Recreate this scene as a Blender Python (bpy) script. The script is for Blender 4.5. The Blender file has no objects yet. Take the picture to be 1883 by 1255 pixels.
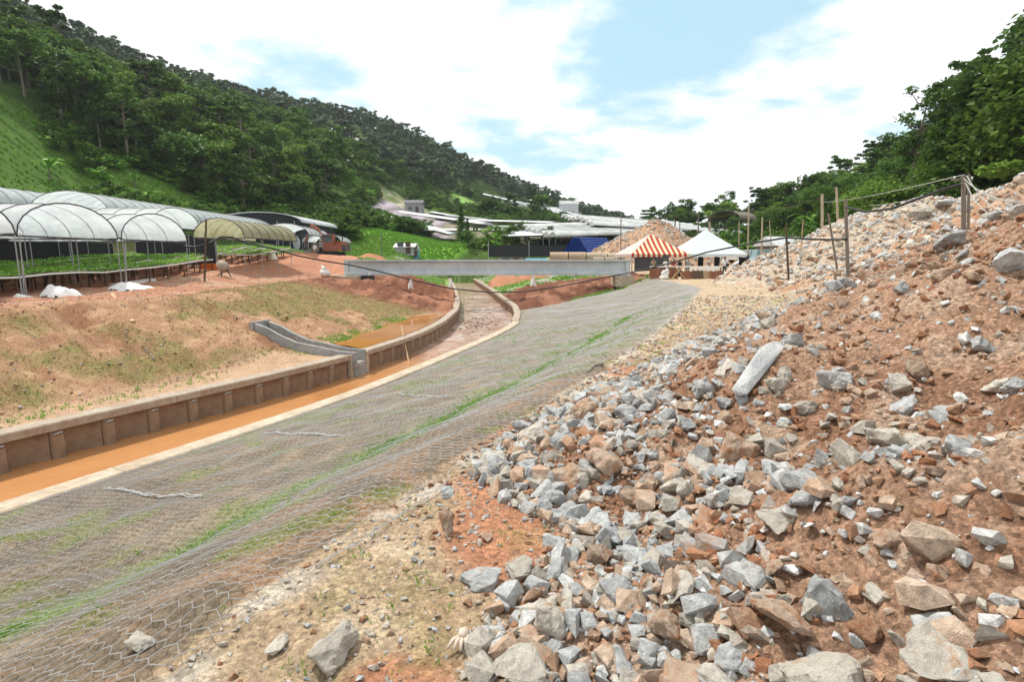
import bpy, bmesh, math, random
import numpy as np
from mathutils import Vector, Matrix, Euler, noise as mnoise
R = math.radians
random.seed(7); rng = np.random.default_rng(7)
scene = bpy.context.scene
COL = scene.collection

# ------------------------------------------------------------------ camera
FPX, CXP, CYP, HZ, CAMZ = 1000.0, 941.5, 627.5, 475.0, 1.7
PITCH = math.atan((CYP - HZ) / FPX)
cam_d = bpy.data.cameras.new('camera'); cam = bpy.data.objects.new('camera', cam_d); COL.objects.link(cam)
cam_d.sensor_width = 36; cam_d.lens = 36 * FPX / 1883; cam_d.clip_start = 0.05; cam_d.clip_end = 3000
cam.location = (0, 0, CAMZ); cam.rotation_euler = (math.pi / 2 - PITCH, 0, 0)
scene.camera = cam

# ------------------------------------------------------------------ sky, sun, exposure
SUN_EL, SUN_AZ = R(62), R(-55)          # azimuth from +Y, negative = left
sdir = Vector((math.sin(SUN_AZ) * math.cos(SUN_EL), math.cos(SUN_AZ) * math.cos(SUN_EL), math.sin(SUN_EL)))
sd = bpy.data.lights.new('sun', 'SUN'); sd.energy = 3.3; sd.angle = R(3); sd.color = (1, .955, .88)
so = bpy.data.objects.new('sun', sd); COL.objects.link(so); so.location = (0, 0, 60)
so.rotation_euler = sdir.to_track_quat('Z', 'Y').to_euler()
W = bpy.data.worlds.new('World'); scene.world = W; W.use_nodes = True
nt = W.node_tree; nt.nodes.clear(); N = nt.nodes.new; LK = nt.links.new
def wn(t, **k):
    n = N(t)
    for a, b in k.items(): setattr(n, a, b)
    return n
def wmath(op, a, b=None, c=None):
    n = wn('ShaderNodeMath', operation=op)
    for i, v in enumerate((a, b, c)):
        if v is None: continue
        if isinstance(v, (int, float)): n.inputs[i].default_value = v
        else: LK(v, n.inputs[i])
    return n.outputs[0]
sky = wn('ShaderNodeTexSky', sky_type='NISHITA'); sky.sun_disc = False
sky.sun_elevation = SUN_EL; sky.sun_rotation = SUN_AZ; sky.altitude = 1400; sky.dust_density = 1.5
tc = wn('ShaderNodeTexCoord'); sx = wn('ShaderNodeSeparateXYZ'); LK(tc.outputs['Generated'], sx.inputs[0])
zc = wmath('MAXIMUM', sx.outputs[2], 0.03); inv = wmath('DIVIDE', 1.0, wmath('ADD', zc, 0.14))
cv = wn('ShaderNodeCombineXYZ'); LK(wmath('MULTIPLY', sx.outputs[0], inv), cv.inputs[0]); LK(wmath('MULTIPLY', sx.outputs[1], inv), cv.inputs[1])
n1 = wn('ShaderNodeTexNoise'); n1.inputs['Scale'].default_value = 1.35; n1.inputs['Detail'].default_value = 7; n1.inputs['Roughness'].default_value = .58
mp = wn('ShaderNodeMapping'); mp.inputs['Location'].default_value = (SKY_OX, SKY_OY, SKY_OZ) if 'SKY_OX' in globals() else (3.1, 1.7, 0.4)
LK(cv.outputs[0], mp.inputs[0]); LK(mp.outputs[0], n1.inputs['Vector'])
# the long blue opening in the cloud over the valley head
def lobe(v, sharp):
    d = wn('ShaderNodeVectorMath', operation='DOT_PRODUCT'); LK(tc.outputs['Generated'], d.inputs[0]); d.inputs[1].default_value = Vector(v).normalized()
    return wmath('POWER', wmath('MAXIMUM', d.outputs['Value'], 0), sharp)
gap = wmath('ADD', wmath('ADD', wmath('MULTIPLY', lobe((-.02, 1, .30), 120), .20), wmath('MULTIPLY', lobe((.25, 1, .40), 90), .24)), wmath('MULTIPLY', lobe((.48, 1, .38), 130), .15))
gap = wmath('ADD', gap, wmath('MULTIPLY', lobe((-.42, 1, .42), 22), .10))
cov = wmath('SUBTRACT', n1.outputs['Fac'], gap)
mr = wn('ShaderNodeMapRange'); mr.interpolation_type = 'SMOOTHSTEP'
mr.inputs['From Min'].default_value = .27; mr.inputs['From Max'].default_value = .45
LK(cov, mr.inputs['Value'])
n2 = wn('ShaderNodeTexNoise'); n2.inputs['Scale'].default_value = 2.6; n2.inputs['Detail'].default_value = 5; LK(mp.outputs[0], n2.inputs['Vector'])
cr = wn('ShaderNodeValToRGB'); LK(n2.outputs['Fac'], cr.inputs[0])
cr.color_ramp.elements[0].position = .3; cr.color_ramp.elements[0].color = (.97, 1.02, 1.05, 1)
cr.color_ramp.elements[1].position = .6; cr.color_ramp.elements[1].color = (1.22, 1.22, 1.22, 1)
sk = wn('ShaderNodeVectorMath', operation='SCALE'); LK(sky.outputs[0], sk.inputs[0]); sk.inputs['Scale'].default_value = .11
veil = wn('ShaderNodeMix', data_type='RGBA'); veil.inputs[0].default_value = .6; LK(sk.outputs[0], veil.inputs[6]); veil.inputs[7].default_value = (.66, 1.02, 1.14, 1)
mixc = wn('ShaderNodeMix', data_type='RGBA'); LK(mr.outputs[0], mixc.inputs[0]); LK(veil.outputs[2], mixc.inputs[6]); LK(cr.outputs[0], mixc.inputs[7])
bg = wn('ShaderNodeBackground'); bg.inputs['Strength'].default_value = .78; LK(mixc.outputs[2], bg.inputs[0])
wo = wn('ShaderNodeOutputWorld'); LK(bg.outputs[0], wo.inputs[0])
vs = scene.view_settings; vs.view_transform = 'Standard'; vs.look = 'None'; vs.gamma = 1.0; vs.exposure = 0.5
scene.render.engine = 'CYCLES'; scene.cycles.max_bounces = 6; scene.cycles.transparent_max_bounces = 12
scene.cycles.use_denoising = True

# ------------------------------------------------------------------ helpers
def at(px, py, Y):
    "world point on the sight line of a photo pixel at depth Y (surveying aid)"
    x = (px - CXP) / FPX; v = (CYP - py) / FPX
    dy = math.cos(PITCH) + v * math.sin(PITCH); dz = -math.sin(PITCH) + v * math.cos(PITCH)
    t = Y / dy
    return Vector((x * t, Y, CAMZ + dz * t))
def at_z(px, py, z):
    x = (px - CXP) / FPX; v = (CYP - py) / FPX
    dy = math.cos(PITCH) + v * math.sin(PITCH); dz = -math.sin(PITCH) + v * math.cos(PITCH)
    t = (z - CAMZ) / dz
    return Vector((x * t, dy * t, z))

def _hash(ix, iy, s):
    h = (ix.astype(np.int64) * 374761393 + iy.astype(np.int64) * 668265263 + s * 974634777) & 0xFFFFFFFF
    h = ((h ^ (h >> 13)) * 1274126177) & 0xFFFFFFFF
    h = (h ^ (h >> 16)) & 0xFFFFFFFF
    return h / 4294967295.0
def vnoise(x, y, s=0):
    x = np.asarray(x, float); y = np.asarray(y, float)
    ix = np.floor(x); iy = np.floor(y); fx = x - ix; fy = y - iy
    fx = fx * fx * (3 - 2 * fx); fy = fy * fy * (3 - 2 * fy)
    a = _hash(ix, iy, s); b = _hash(ix + 1, iy, s); c = _hash(ix, iy + 1, s); d = _hash(ix + 1, iy + 1, s)
    return (a * (1 - fx) + b * fx) * (1 - fy) + (c * (1 - fx) + d * fx) * fy
def fbm(x, y, o=4, s=0, g=.5):
    t = 0; a = 1; n = 0
    for i in range(o):
        t = t + a * vnoise(x * 2 ** i + 17.3 * i, y * 2 ** i - 9.1 * i, s + i); n += a; a *= g
    return t / n
def sstep(x, a, b):
    t = np.clip((np.asarray(x, float) - a) / (b - a), 0, 1); return t * t * (3 - 2 * t)
def lerp(a, b, t): return a + (b - a) * t

def tag(o, label=None, cat=None, group=None, kind=None):
    if label: o['label'] = label
    if cat: o['category'] = cat
    if group: o['group'] = group
    if kind: o['kind'] = kind
    return o
def thing(name, label, cat, loc=(0, 0, 0), rotz=0, group=None):
    o = bpy.data.objects.new(name, None); o.empty_display_size = .2; COL.objects.link(o)
    o.location = loc; o.rotation_euler = (0, 0, rotz)
    return tag(o, label, cat, group)
def link_mesh(name, me, parent=None, mat=None):
    o = bpy.data.objects.new(name, me); COL.objects.link(o)
    if mat is not None and len(me.materials) == 0: me.materials.append(mat)
    if parent: o.parent = parent
    return o
def np_mesh(name, V, F, mat=None, smooth=False, cols=None):
    me = bpy.data.meshes.new(name)
    V = np.asarray(V, np.float32); F = np.asarray(F, np.int32); k = F.shape[1]; nf = len(F)
    me.vertices.add(len(V)); me.vertices.foreach_set('co', V.ravel())
    me.loops.add(nf * k); me.loops.foreach_set('vertex_index', F.ravel())
    me.polygons.add(nf); me.polygons.foreach_set('loop_start', np.arange(0, nf * k, k, dtype=np.int32))
    try: me.polygons.foreach_set('loop_total', np.full(nf, k, np.int32))
    except Exception: pass
    me.polygons.foreach_set('use_smooth', np.full(nf, smooth))
    me.update(calc_edges=True)
    if cols is not None:
        ca = me.color_attributes.new('col', 'FLOAT_COLOR', 'POINT')
        c4 = np.ones((len(V), 4), np.float32); c4[:, :3] = cols; ca.data.foreach_set('color', c4.ravel())
    if mat: me.materials.append(mat)
    return me

class MB:
    "collects shapes in world (or local) coordinates; build() links them as ONE mesh object"
    def __init__(s): s.v = []; s.f = []
    def add(s, vs, fs):
        b = len(s.v); s.v += [tuple(p) for p in vs]; s.f += [tuple(b + i for i in f) for f in fs]; return s
    def box(s, c, d, rz=0, M=None):
        hx, hy, hz = d[0] / 2, d[1] / 2, d[2] / 2
        m = Matrix.Rotation(rz, 3, 'Z') if M is None else M
        vs = [Vector(c) + m @ Vector((x, y, z)) for z in (-hz, hz) for x, y in ((-hx, -hy), (hx, -hy), (hx, hy), (-hx, hy))]
        return s.add(vs, [(3, 2, 1, 0), (4, 5, 6, 7), (0, 1, 5, 4), (1, 2, 6, 5), (2, 3, 7, 6), (3, 0, 4, 7)])
    def bar(s, a, b, w, h=None, up=(0, 0, 1)):
        a, b = Vector(a), Vector(b); h = h or w; d = b - a; L = d.length
        if L < 1e-6: return s
        d.normalize(); u = Vector(up)
        if abs(d.dot(u)) > .98: u = Vector((0, 1, 0))
        x = d.cross(u).normalized(); y = x.cross(d)
        M = Matrix((x, d, y)).transposed()
        return s.box((a + b) / 2, (w, L, h), M=M)
    def tube(s, pts, r, n=6, caps=True):
        pts = [Vector(p) for p in pts]; m = len(pts); rs = r if hasattr(r, '__len__') else [r] * m
        base = len(s.v); ref = Vector((0, 0, 1))
        for i, p in enumerate(pts):
            d = (pts[min(i + 1, m - 1)] - pts[max(i - 1, 0)]).normalized()
            u = ref if abs(d.dot(ref)) < .95 else Vector((1, 0, 0))
            x = d.cross(u).normalized(); y = d.cross(x)
            for k in range(n):
                a = 2 * math.pi * k / n; s.v.append(tuple(p + x * math.cos(a) * rs[i] + y * math.sin(a) * rs[i]))
        for i in range(m - 1):
            for k in range(n):
                a = base + i * n + k; b = base + i * n + (k + 1) % n
                s.f.append((a, b, b + n, a + n))
        if caps: s.f.append(tuple(base + k for k in range(n))[::-1]); s.f.append(tuple(base + (m - 1) * n + k for k in range(n)))
        return s
    def lathe(s, c, prof, n=16, M=None):
        c = Vector(c); b = len(s.v)
        for r, z in prof:
            for k in range(n):
                a = 2 * math.pi * k / n; p = Vector((r * math.cos(a), r * math.sin(a), z))
                s.v.append(tuple(c + (M @ p if M else p)))
        for i in range(len(prof) - 1):
            for k in range(n):
                a = b + i * n + k; e = b + i * n + (k + 1) % n; s.f.append((a, e, e + n, a + n))
        return s
    def sheet(s, P, th=0):
        "P[i][j] points; doubled with thickness th along -Z"
        n, m = len(P), len(P[0]); b = len(s.v)
        for row in P: s.v += [tuple(p) for p in row]
        for i in range(n - 1):
            for j in range(m - 1):
                a = b + i * m + j; s.f.append((a, a + 1, a + m + 1, a + m))
        if th:
            b2 = len(s.v)
            for row in P: s.v += [(p[0], p[1], p[2] - th) for p in row]
            for i in range(n - 1):
                for j in range(m - 1):
                    a = b2 + i * m + j; s.f.append((a + m, a + m + 1, a + 1, a))
            rim = [(0, j) for j in range(m)] + [(i, m - 1) for i in range(1, n)] + [(n - 1, j) for j in range(m - 2, -1, -1)] + [(i, 0) for i in range(n - 2, 0, -1)]
            for (i, j), (k, l) in zip(rim, rim[1:] + rim[:1]):
                s.f.append((b + k * m + l, b + i * m + j, b2 + i * m + j, b2 + k * m + l))
        return s
    def mesh(s, name, mat=None, smooth=False, off=(0, 0, 0)):
        me = bpy.data.meshes.new(name); ox, oy, oz = off
        me.from_pydata([(x - ox, y - oy, z - oz) for x, y, z in s.v], [], s.f); me.update()
        if smooth: me.polygons.foreach_set('use_smooth', [True] * len(me.polygons))
        if mat: me.materials.append(mat)
        return me
    def build(s, name, mat, parent=None, smooth=False, world=True):
        off = tuple(parent.matrix_basis.translation) if (parent is not None and world) else (0, 0, 0)
        if parent is not None and world and parent.parent is not None: off = tuple(Vector(off) + parent.parent.location)
        me = s.mesh(name, mat, smooth, off)
        return link_mesh(name, me, parent)
def copy_tree(o, parent=None):
    c = o.copy(); COL.objects.link(c); c.parent = parent
    for ch in o.children: copy_tree(ch, c)
    return c

# ------------------------------------------------------------------ materials
def mat(name, col, rough=.8, var=.18, scale=6, bump=.25, bscale=None, spec=.3, metal=0, col2=None, attr=None, coord='Object', mottle=0, alpha=1, trans=0, emis=0, rnd=0, detail=8, grit=0):
    m = bpy.data.materials.new(name); m.use_nodes = True; t = m.node_tree; b = t.nodes['Principled BSDF']
    n = lambda k: t.nodes.new(k); L = t.links.new
    b.inputs['Roughness'].default_value = rough; b.inputs['Metallic'].default_value = metal; b.inputs['Specular IOR Level'].default_value = spec
    tcn = n('ShaderNodeTexCoord'); vec = tcn.outputs[coord]
    nz = n('ShaderNodeTexNoise'); nz.inputs['Scale'].default_value = scale; nz.inputs['Detail'].default_value = detail; nz.inputs['Roughness'].default_value = .65; L(vec, nz.inputs['Vector'])
    if attr:
        a = n('ShaderNodeAttribute'); a.attribute_name = attr; base = a.outputs['Color']
    elif col2:
        r = n('ShaderNodeValToRGB'); L(nz.outputs['Fac'], r.inputs[0]); r.color_ramp.elements[0].position = .38; r.color_ramp.elements[1].position = .62
        r.color_ramp.elements[0].color = (*col, 1); r.color_ramp.elements[1].color = (*col2, 1); base = r.outputs[0]
    else:
        c = n('ShaderNodeRGB'); c.outputs[0].default_value = (*col, 1); base = c.outputs[0]
    n3 = n('ShaderNodeTexNoise'); n3.inputs['Scale'].default_value = scale * 3.7; n3.inputs['Detail'].default_value = detail; n3.inputs['Roughness'].default_value = .7; L(vec, n3.inputs['Vector'])
    mr = n('ShaderNodeMapRange'); L(n3.outputs['Fac'], mr.inputs['Value']); mr.inputs['From Min'].default_value = .3; mr.inputs['From Max'].default_value = .7
    mr.inputs['To Min'].default_value = 1 - var; mr.inputs['To Max'].default_value = 1 + var
    val = mr.outputs[0]
    if grit:
        ng = n('ShaderNodeTexNoise'); ng.inputs['Scale'].default_value = 55; ng.inputs['Detail'].default_value = 5; ng.inputs['Roughness'].default_value = .75; L(vec, ng.inputs['Vector'])
        vo = n('ShaderNodeTexVoronoi'); vo.inputs['Scale'].default_value = 38; L(vec, vo.inputs['Vector'])
        mg = n('ShaderNodeMapRange'); L(ng.outputs['Fac'], mg.inputs['Value']); mg.inputs['From Min'].default_value = .32; mg.inputs['From Max'].default_value = .68; mg.inputs['To Min'].default_value = 1 - grit; mg.inputs['To Max'].default_value = 1 + grit
        sv = n('ShaderNodeSeparateColor'); L(vo.outputs['Color'], sv.inputs[0]); mv = n('ShaderNodeMapRange'); L(sv.outputs[0], mv.inputs['Value']); mv.inputs['To Min'].default_value = 1 - grit * .7; mv.inputs['To Max'].default_value = 1 + grit * .7
        m1 = n('ShaderNodeMath'); m1.operation = 'MULTIPLY'; L(val, m1.inputs[0]); L(mg.outputs[0], m1.inputs[1]); m2_ = n('ShaderNodeMath'); m2_.operation = 'MULTIPLY'; L(m1.outputs[0], m2_.inputs[0]); L(mv.outputs[0], m2_.inputs[1]); val = m2_.outputs[0]
    if rnd:
        oi = n('ShaderNodeObjectInfo'); m2 = n('ShaderNodeMapRange'); L(oi.outputs['Random'], m2.inputs['Value']); m2.inputs['To Min'].default_value = 1 - rnd; m2.inputs['To Max'].default_value = 1 + rnd
        mm = n('ShaderNodeMath'); mm.operation = 'MULTIPLY'; L(val, mm.inputs[0]); L(m2.outputs[0], mm.inputs[1]); val = mm.outputs[0]
    sc = n('ShaderNodeVectorMath'); sc.operation = 'SCALE'; L(base, sc.inputs[0]); L(val, sc.inputs['Scale'])
    L(sc.outputs[0], b.inputs['Base Color'])
    if bump:
        bp = n('ShaderNodeBump'); bp.inputs['Strength'].default_value = bump; bp.inputs['Distance'].default_value = .05
        nb = n('ShaderNodeTexNoise'); nb.inputs['Scale'].default_value = bscale or scale * 4; nb.inputs['Detail'].default_value = 6; nb.inputs['Roughness'].default_value = .7; L(vec, nb.inputs['Vector'])
        L(nb.outputs['Fac'], bp.inputs['Height']); L(bp.outputs[0], b.inputs['Normal'])
    if alpha < 1: b.inputs['Alpha'].default_value = alpha
    if trans:
        tr = n('ShaderNodeBsdfTranslucent'); L(sc.outputs[0], tr.inputs[0]); mx = n('ShaderNodeMixShader'); mx.inputs[0].default_value = trans
        L(b.outputs[0], mx.inputs[1]); L(tr.outputs[0], mx.inputs[2]); L(mx.outputs[0], t.nodes['Material Output'].inputs[0])
    return m
M = {}
M['earth'] = mat('earth', (1, 1, 1), .95, .3, 5, .8, 30, .1, attr='col', coord='Object', detail=10, grit=.38)
M['far_earth'] = mat('far_earth', (1, 1, 1), .95, .3, .5, .3, 3, .1, attr='col')
M['concrete'] = mat('concrete', (.36, .31, .25), .85, .22, 2.2, .2, 30, .3, col2=(.30, .23, .17))
M['pile_concrete'] = mat('pile_concrete', (.27, .19, .13), .8, .2, 1.6, .15, 30, .3, col2=(.21, .135, .09))
M['pale_concrete'] = mat('pale_concrete', (.47, .40, .31), .85, .28, 1.6, .25, 40, .3, col2=(.36, .285, .20))
M['grey_concrete'] = mat('grey_concrete', (.24, .25, .25), .85, .25, 2.5, .2, 25, .3, col2=(.34, .34, .33))
M['girder'] = mat('girder', (.50, .54, .55), .75, .1, .8, .08, 20, .3, col2=(.42, .46, .47))
M['steel'] = mat('steel', (.33, .34, .35), .5, .15, 4, .05, spec=.5, metal=.3)
M['dark_steel'] = mat('dark_steel', (.06, .06, .065), .55, .2, 4, .05, spec=.4)
M['wire'] = mat('wire', (.42, .415, .40), .5, .2, 8, 0, spec=.5, metal=.2)
M['film'] = mat('film', (.72, .77, .78), .35, .10, 1.2, .1, 6, .5, col2=(.60, .65, .665), trans=.48)
M['film_old'] = mat('film_old', (.44, .44, .30), .6, .15, .9, .1, 6, .3, col2=(.32, .33, .19), trans=.5)
M['far_film'] = mat('far_film', (.47, .475, .465), .5, .2, .35, 0, col2=(.31, .32, .30), rnd=.2)
M['roof_white'] = mat('roof_white', (.52, .54, .55), .4, .14, .8, .05, spec=.4, col2=(.44, .46, .47))
M['black'] = mat('black', (.022, .024, .028), .7, .3, 3, .1)
M['rubber'] = mat('rubber', (.018, .018, .02), .5, .2, 6, .05)
M['wood_grey'] = mat('wood_grey', (.20, .17, .14), .85, .3, 8, .3)
M['wood_dark'] = mat('wood_dark', (.10, .065, .045), .85, .3, 8, .3)
M['wood_red'] = mat('wood_red', (.22, .09, .05), .8, .3, 5, .3)
M['wood_tan'] = mat('wood_tan', (.42, .29, .17), .8, .25, 6, .2)
M['white_cloth'] = mat('white_cloth', (.72, .71, .69), .85, .1, 9, .4, 14)
M['orange'] = mat('orange', (.27, .095, .05), .55, .25, 5, .1, spec=.4)
M['glass'] = mat('glass', (.05, .07, .08), .1, .1, 3, 0, spec=.6)
M['blue'] = mat('blue', (.015, .06, .30), .4, .25, 3, .05, spec=.5)
M['sky_blue'] = mat('sky_blue', (.10, .38, .62), .5, .15, 3, .05)
M['tan_pipe'] = mat('tan_pipe', (.45, .31, .20), .85, .2, 2, .2, col2=(.35, .26, .19))
M['bark'] = mat('bark', (.16, .135, .11), .9, .3, 5, .4, rnd=.25)
M['leaf_dark'] = mat('leaf_dark', (.050, .115, .022), .5, .35, .9, 0, col2=(.105, .185, .034), trans=.3, rnd=.4, spec=.08)
M['leaf_mid'] = mat('leaf_mid', (.085, .165, .024), .5, .35, .9, 0, col2=(.155, .24, .045), trans=.3, rnd=.35, spec=.08)
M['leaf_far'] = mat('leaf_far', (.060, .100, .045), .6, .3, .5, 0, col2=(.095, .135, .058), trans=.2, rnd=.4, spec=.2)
M['leaf_bright'] = mat('leaf_bright', (.12, .27, .025), .5, .3, 4, 0, col2=(.20, .38, .05), trans=.3, rnd=.25)
M['grass'] = mat('grass', (.16, .34, .045), .6, .35, 3, 0, col2=(.28, .42, .09), trans=.35)
M['dry_grass'] = mat('dry_grass', (.20, .18, .05), .8, .35, 1.5, 0, col2=(.30, .24, .09), trans=.2)
def build_rock_mat(name, c1, c2, dirt, dirt_amt):
    m = bpy.data.materials.new(name); m.use_nodes = True; t = m.node_tree; b = t.nodes['Principled BSDF']; n = t.nodes.new; L = t.links.new
    tcn = n('ShaderNodeTexCoord'); oi = n('ShaderNodeObjectInfo')
    va = n('ShaderNodeVectorMath'); va.operation = 'MULTIPLY_ADD'; L(oi.outputs['Location'], va.inputs[0]); va.inputs[1].default_value = (3, 3, 3); L(tcn.outputs['Object'], va.inputs[2])
    v = va.outputs[0]
    n1 = n('ShaderNodeTexNoise'); n1.inputs['Scale'].default_value = 2.2; n1.inputs['Detail'].default_value = 6; L(v, n1.inputs['Vector'])
    r = n('ShaderNodeValToRGB'); L(n1.outputs['Fac'], r.inputs[0]); r.color_ramp.elements[0].position = .35; r.color_ramp.elements[1].position = .65
    r.color_ramp.elements[0].color = (*c1, 1); r.color_ramp.elements[1].color = (*c2, 1)
    n2 = n('ShaderNodeTexNoise'); n2.inputs['Scale'].default_value = 26; n2.inputs['Detail'].default_value = 5; n2.inputs['Roughness'].default_value = .8; L(v, n2.inputs['Vector'])
    mr = n('ShaderNodeMapRange'); L(n2.outputs['Fac'], mr.inputs['Value']); mr.inputs['From Min'].default_value = .34; mr.inputs['From Max'].default_value = .66; mr.inputs['To Min'].default_value = .62; mr.inputs['To Max'].default_value = 1.3
    sc = n('ShaderNodeVectorMath'); sc.operation = 'SCALE'; L(r.outputs[0], sc.inputs[0]); L(mr.outputs[0], sc.inputs['Scale'])
    n3 = n('ShaderNodeTexNoise'); n3.inputs['Scale'].default_value = 1.3; n3.inputs['Detail'].default_value = 7; n3.inputs['Roughness'].default_value = .7; L(v, n3.inputs['Vector'])
    m3 = n('ShaderNodeMapRange'); L(n3.outputs['Fac'], m3.inputs['Value']); m3.inputs['From Min'].default_value = .62 - dirt_amt; m3.inputs['From Max'].default_value = .72 - dirt_amt * .6
    mx = n('ShaderNodeMix'); mx.data_type = 'RGBA'; L(m3.outputs[0], mx.inputs[0]); L(sc.outputs[0], mx.inputs[6]); mx.inputs[7].default_value = (*dirt, 1)
    mo = n('ShaderNodeMapRange'); L(oi.outputs['Random'], mo.inputs['Value']); mo.inputs['To Min'].default_value = .78; mo.inputs['To Max'].default_value = 1.18
    s2 = n('ShaderNodeVectorMath'); s2.operation = 'SCALE'; L(mx.outputs[2], s2.inputs[0]); L(mo.outputs[0], s2.inputs['Scale'])
    L(s2.outputs[0], b.inputs['Base Color']); b.inputs['Roughness'].default_value = .85; b.inputs['Specular IOR Level'].default_value = .25
    bp = n('ShaderNodeBump'); bp.inputs['Strength'].default_value = .55; bp.inputs['Distance'].default_value = .06; L(n2.outputs['Fac'], bp.inputs['Height']); L(bp.outputs[0], b.inputs['Normal'])
    return m
M['rock_grey'] = build_rock_mat('rock_grey', (.38, .395, .40), (.54, .54, .525), (.40, .25, .15), .02)
M['rock_pale'] = build_rock_mat('rock_pale', (.46, .42, .36), (.56, .52, .45), (.42, .25, .14), .06)
M['rock_tan'] = build_rock_mat('rock_tan', (.39, .275, .195), (.47, .37, .285), (.36, .18, .095), .12)
M['rock_red'] = build_rock_mat('rock_red', (.33, .17, .095), (.42, .26, .16), (.30, .12, .06), .14)
# ------------------------------------------------------------------ lie of the land (metres; path level = 0)
CTRL = np.array([
 (0,-30,0),(30,-30,1),(-30,-30,.3),(0,20,0),(18,10,0),(18,30,0),(30,20,.8),(-18,20,.2),(-30,20,.5),(-45,25,2),(-20,35,.8),(-35,35,1.3),(-20,50,1.5),(-33,50,2.2),(-48,45,5),
 (-41,55,4.4),(-40,85,4.8),(-33,95,2.4),(-20,62,1.5),(-14,80,1.8),(-60,40,10),(-80,30,22),
 (-80,85,25),(-62,64,9.5),(-59,85,10.5),(-70,60,14),(-92,78,31),(-122,130,47),(-160,110,66),(-105,60,36),(-150,40,60),
 (-48,110,10),(-38,120,9),(-36,150,12),(-75,130,29),(-95,160,40),(-131,170,52),(-137,230,63),(-200,230,95),(-80,200,42),
 (-138,300,75),(-102,340,81),(-69,360,75),(-35,380,60),(-4,400,50),(30,450,42),(90,500,28),(150,540,16),(-60,250,42),(-38,200,20),(-28,250,28),(-9,260,25),(-62,180,33),
 (-13,150,10),(-26,110,5.2),(-15,110,3.4),(-8,85,2),(12,200,14),(7,120,5.5),(17,100,3.4),(33,130,6),(36,100,3.5),(0,300,29),(26,300,26),(50,330,19),(0,340,38),
 (34,40,1.5),(34,80,1.8),(40,115,2.5),(60,40,12),(60,80,11),(57,112,7.5),(92,60,30),(92,100,26),(95,150,17),(145,80,50),(62,180,5),(65,250,6),(125,200,14),(150,300,8),(100,380,8),
 (12,62,1.2),(20,70,1.4),(25,60,1.0),(40,-20,4),(80,0,20),(-110,0,30),(0,700,20),(-250,500,110),(-100,520,80),(250,600,5),(0,1000,10),(-600,900,60),(600,900,20),(-500,0,110),(420,0,70),(420,300,30),(-400,300,130)], float)
_d = np.hypot(CTRL[:, None, 0] - CTRL[None, :, 0], CTRL[:, None, 1] - CTRL[None, :, 1])
_A = np.sqrt(_d ** 2 + 12.0 ** 2); _wt = np.linalg.solve(_A + np.eye(len(CTRL)) * -.0, CTRL[:, 2])
def hills_exact(x, y):
    x = np.asarray(x, float); y = np.asarray(y, float); out = np.zeros(np.broadcast(x, y).shape)
    for (cx, cy, _), w in zip(CTRL, _wt): out += w * np.sqrt((x - cx) ** 2 + (y - cy) ** 2 + 144.0)
    far = sstep(np.hypot(x, y), 60, 140)
    return out + far * (fbm(x / 26, y / 26, 4, 5) - .5) * 7
_hx = np.arange(-720, 724, 4.0); _hy = np.arange(-40, 1424, 4.0); _HG = hills_exact(*np.meshgrid(_hx, _hy))
def hills(x, y):
    x, y = np.broadcast_arrays(np.asarray(x, float), np.asarray(y, float)); u = np.clip((x + 720) / 4, 0, len(_hx) - 1.001); v = np.clip((y + 40) / 4, 0, len(_hy) - 1.001)
    i = u.astype(int); j = v.astype(int); a = u - i; b = v - j
    return (_HG[j, i] * (1 - a) + _HG[j, i + 1] * a) * (1 - b) + (_HG[j + 1, i] * (1 - a) + _HG[j + 1, i + 1] * a) * b
def curve(pts):
    ys = [p[0] for p in pts]; xs = [p[1] for p in pts]
    return lambda y: np.interp(y, ys, xs)
def smooth_curve(pts):
    f = curve(pts); g = lambda y: sum(f(np.asarray(y, float) + d) for d in (-1.2, -.6, 0, .6, 1.2)) / 5
    return g
xR = smooth_curve([(-12, -16), (2, -10.0), (7.5, -7.35), (9.6, -6.3), (11.5, -5.4), (14.3, -4.2), (18.6, -2.85), (23.3, -1.45), (27, -.5), (30, .05), (35, .25), (40.6, .1), (50.6, -1.1), (64.6, -2.7), (89, -5.9), (120, -10)])
xL = smooth_curve([(-12, -20.5), (4, -13.1), (10.5, -10.2), (11.6, -9.62), (13.35, -8.75), (15.6, -7.55), (19.4, -5.83), (22.9, -4.85), (25.6, -4.25), (30.3, -3.8), (37.2, -3.75), (45.4, -4.4), (68, -7.1), (89, -9.96), (120, -14)])
xC = smooth_curve([(-12, -4.5), (1, -1.9), (2, -1.6), (2.8, -1.18), (3.5, -.9), (4.6, -.44), (6.3, .38), (7.8, 1.2), (12.6, 3.3), (20, 6.4), (31.4, 10.9), (46, 12.0), (60, 12.2), (120, 6)])
xT = curve([(-12, -22.5), (4, -14.2), (11, -11.3), (13.3, -10.3), (16, -9.3), (18.3, -8.3), (21, -7.5), (25.5, -6.9), (30.2, -6.3), (33, -5.6), (37, -4.8), (46, -5.4), (89, -11), (120, -15)])
xK = curve([(-12, -29), (10, -20.5), (17.8, -15.8), (21.7, -13.8), (30, -14.4), (40, -15.0), (46, -14.6), (60, -15.2), (89, -19), (120, -24)])
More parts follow.
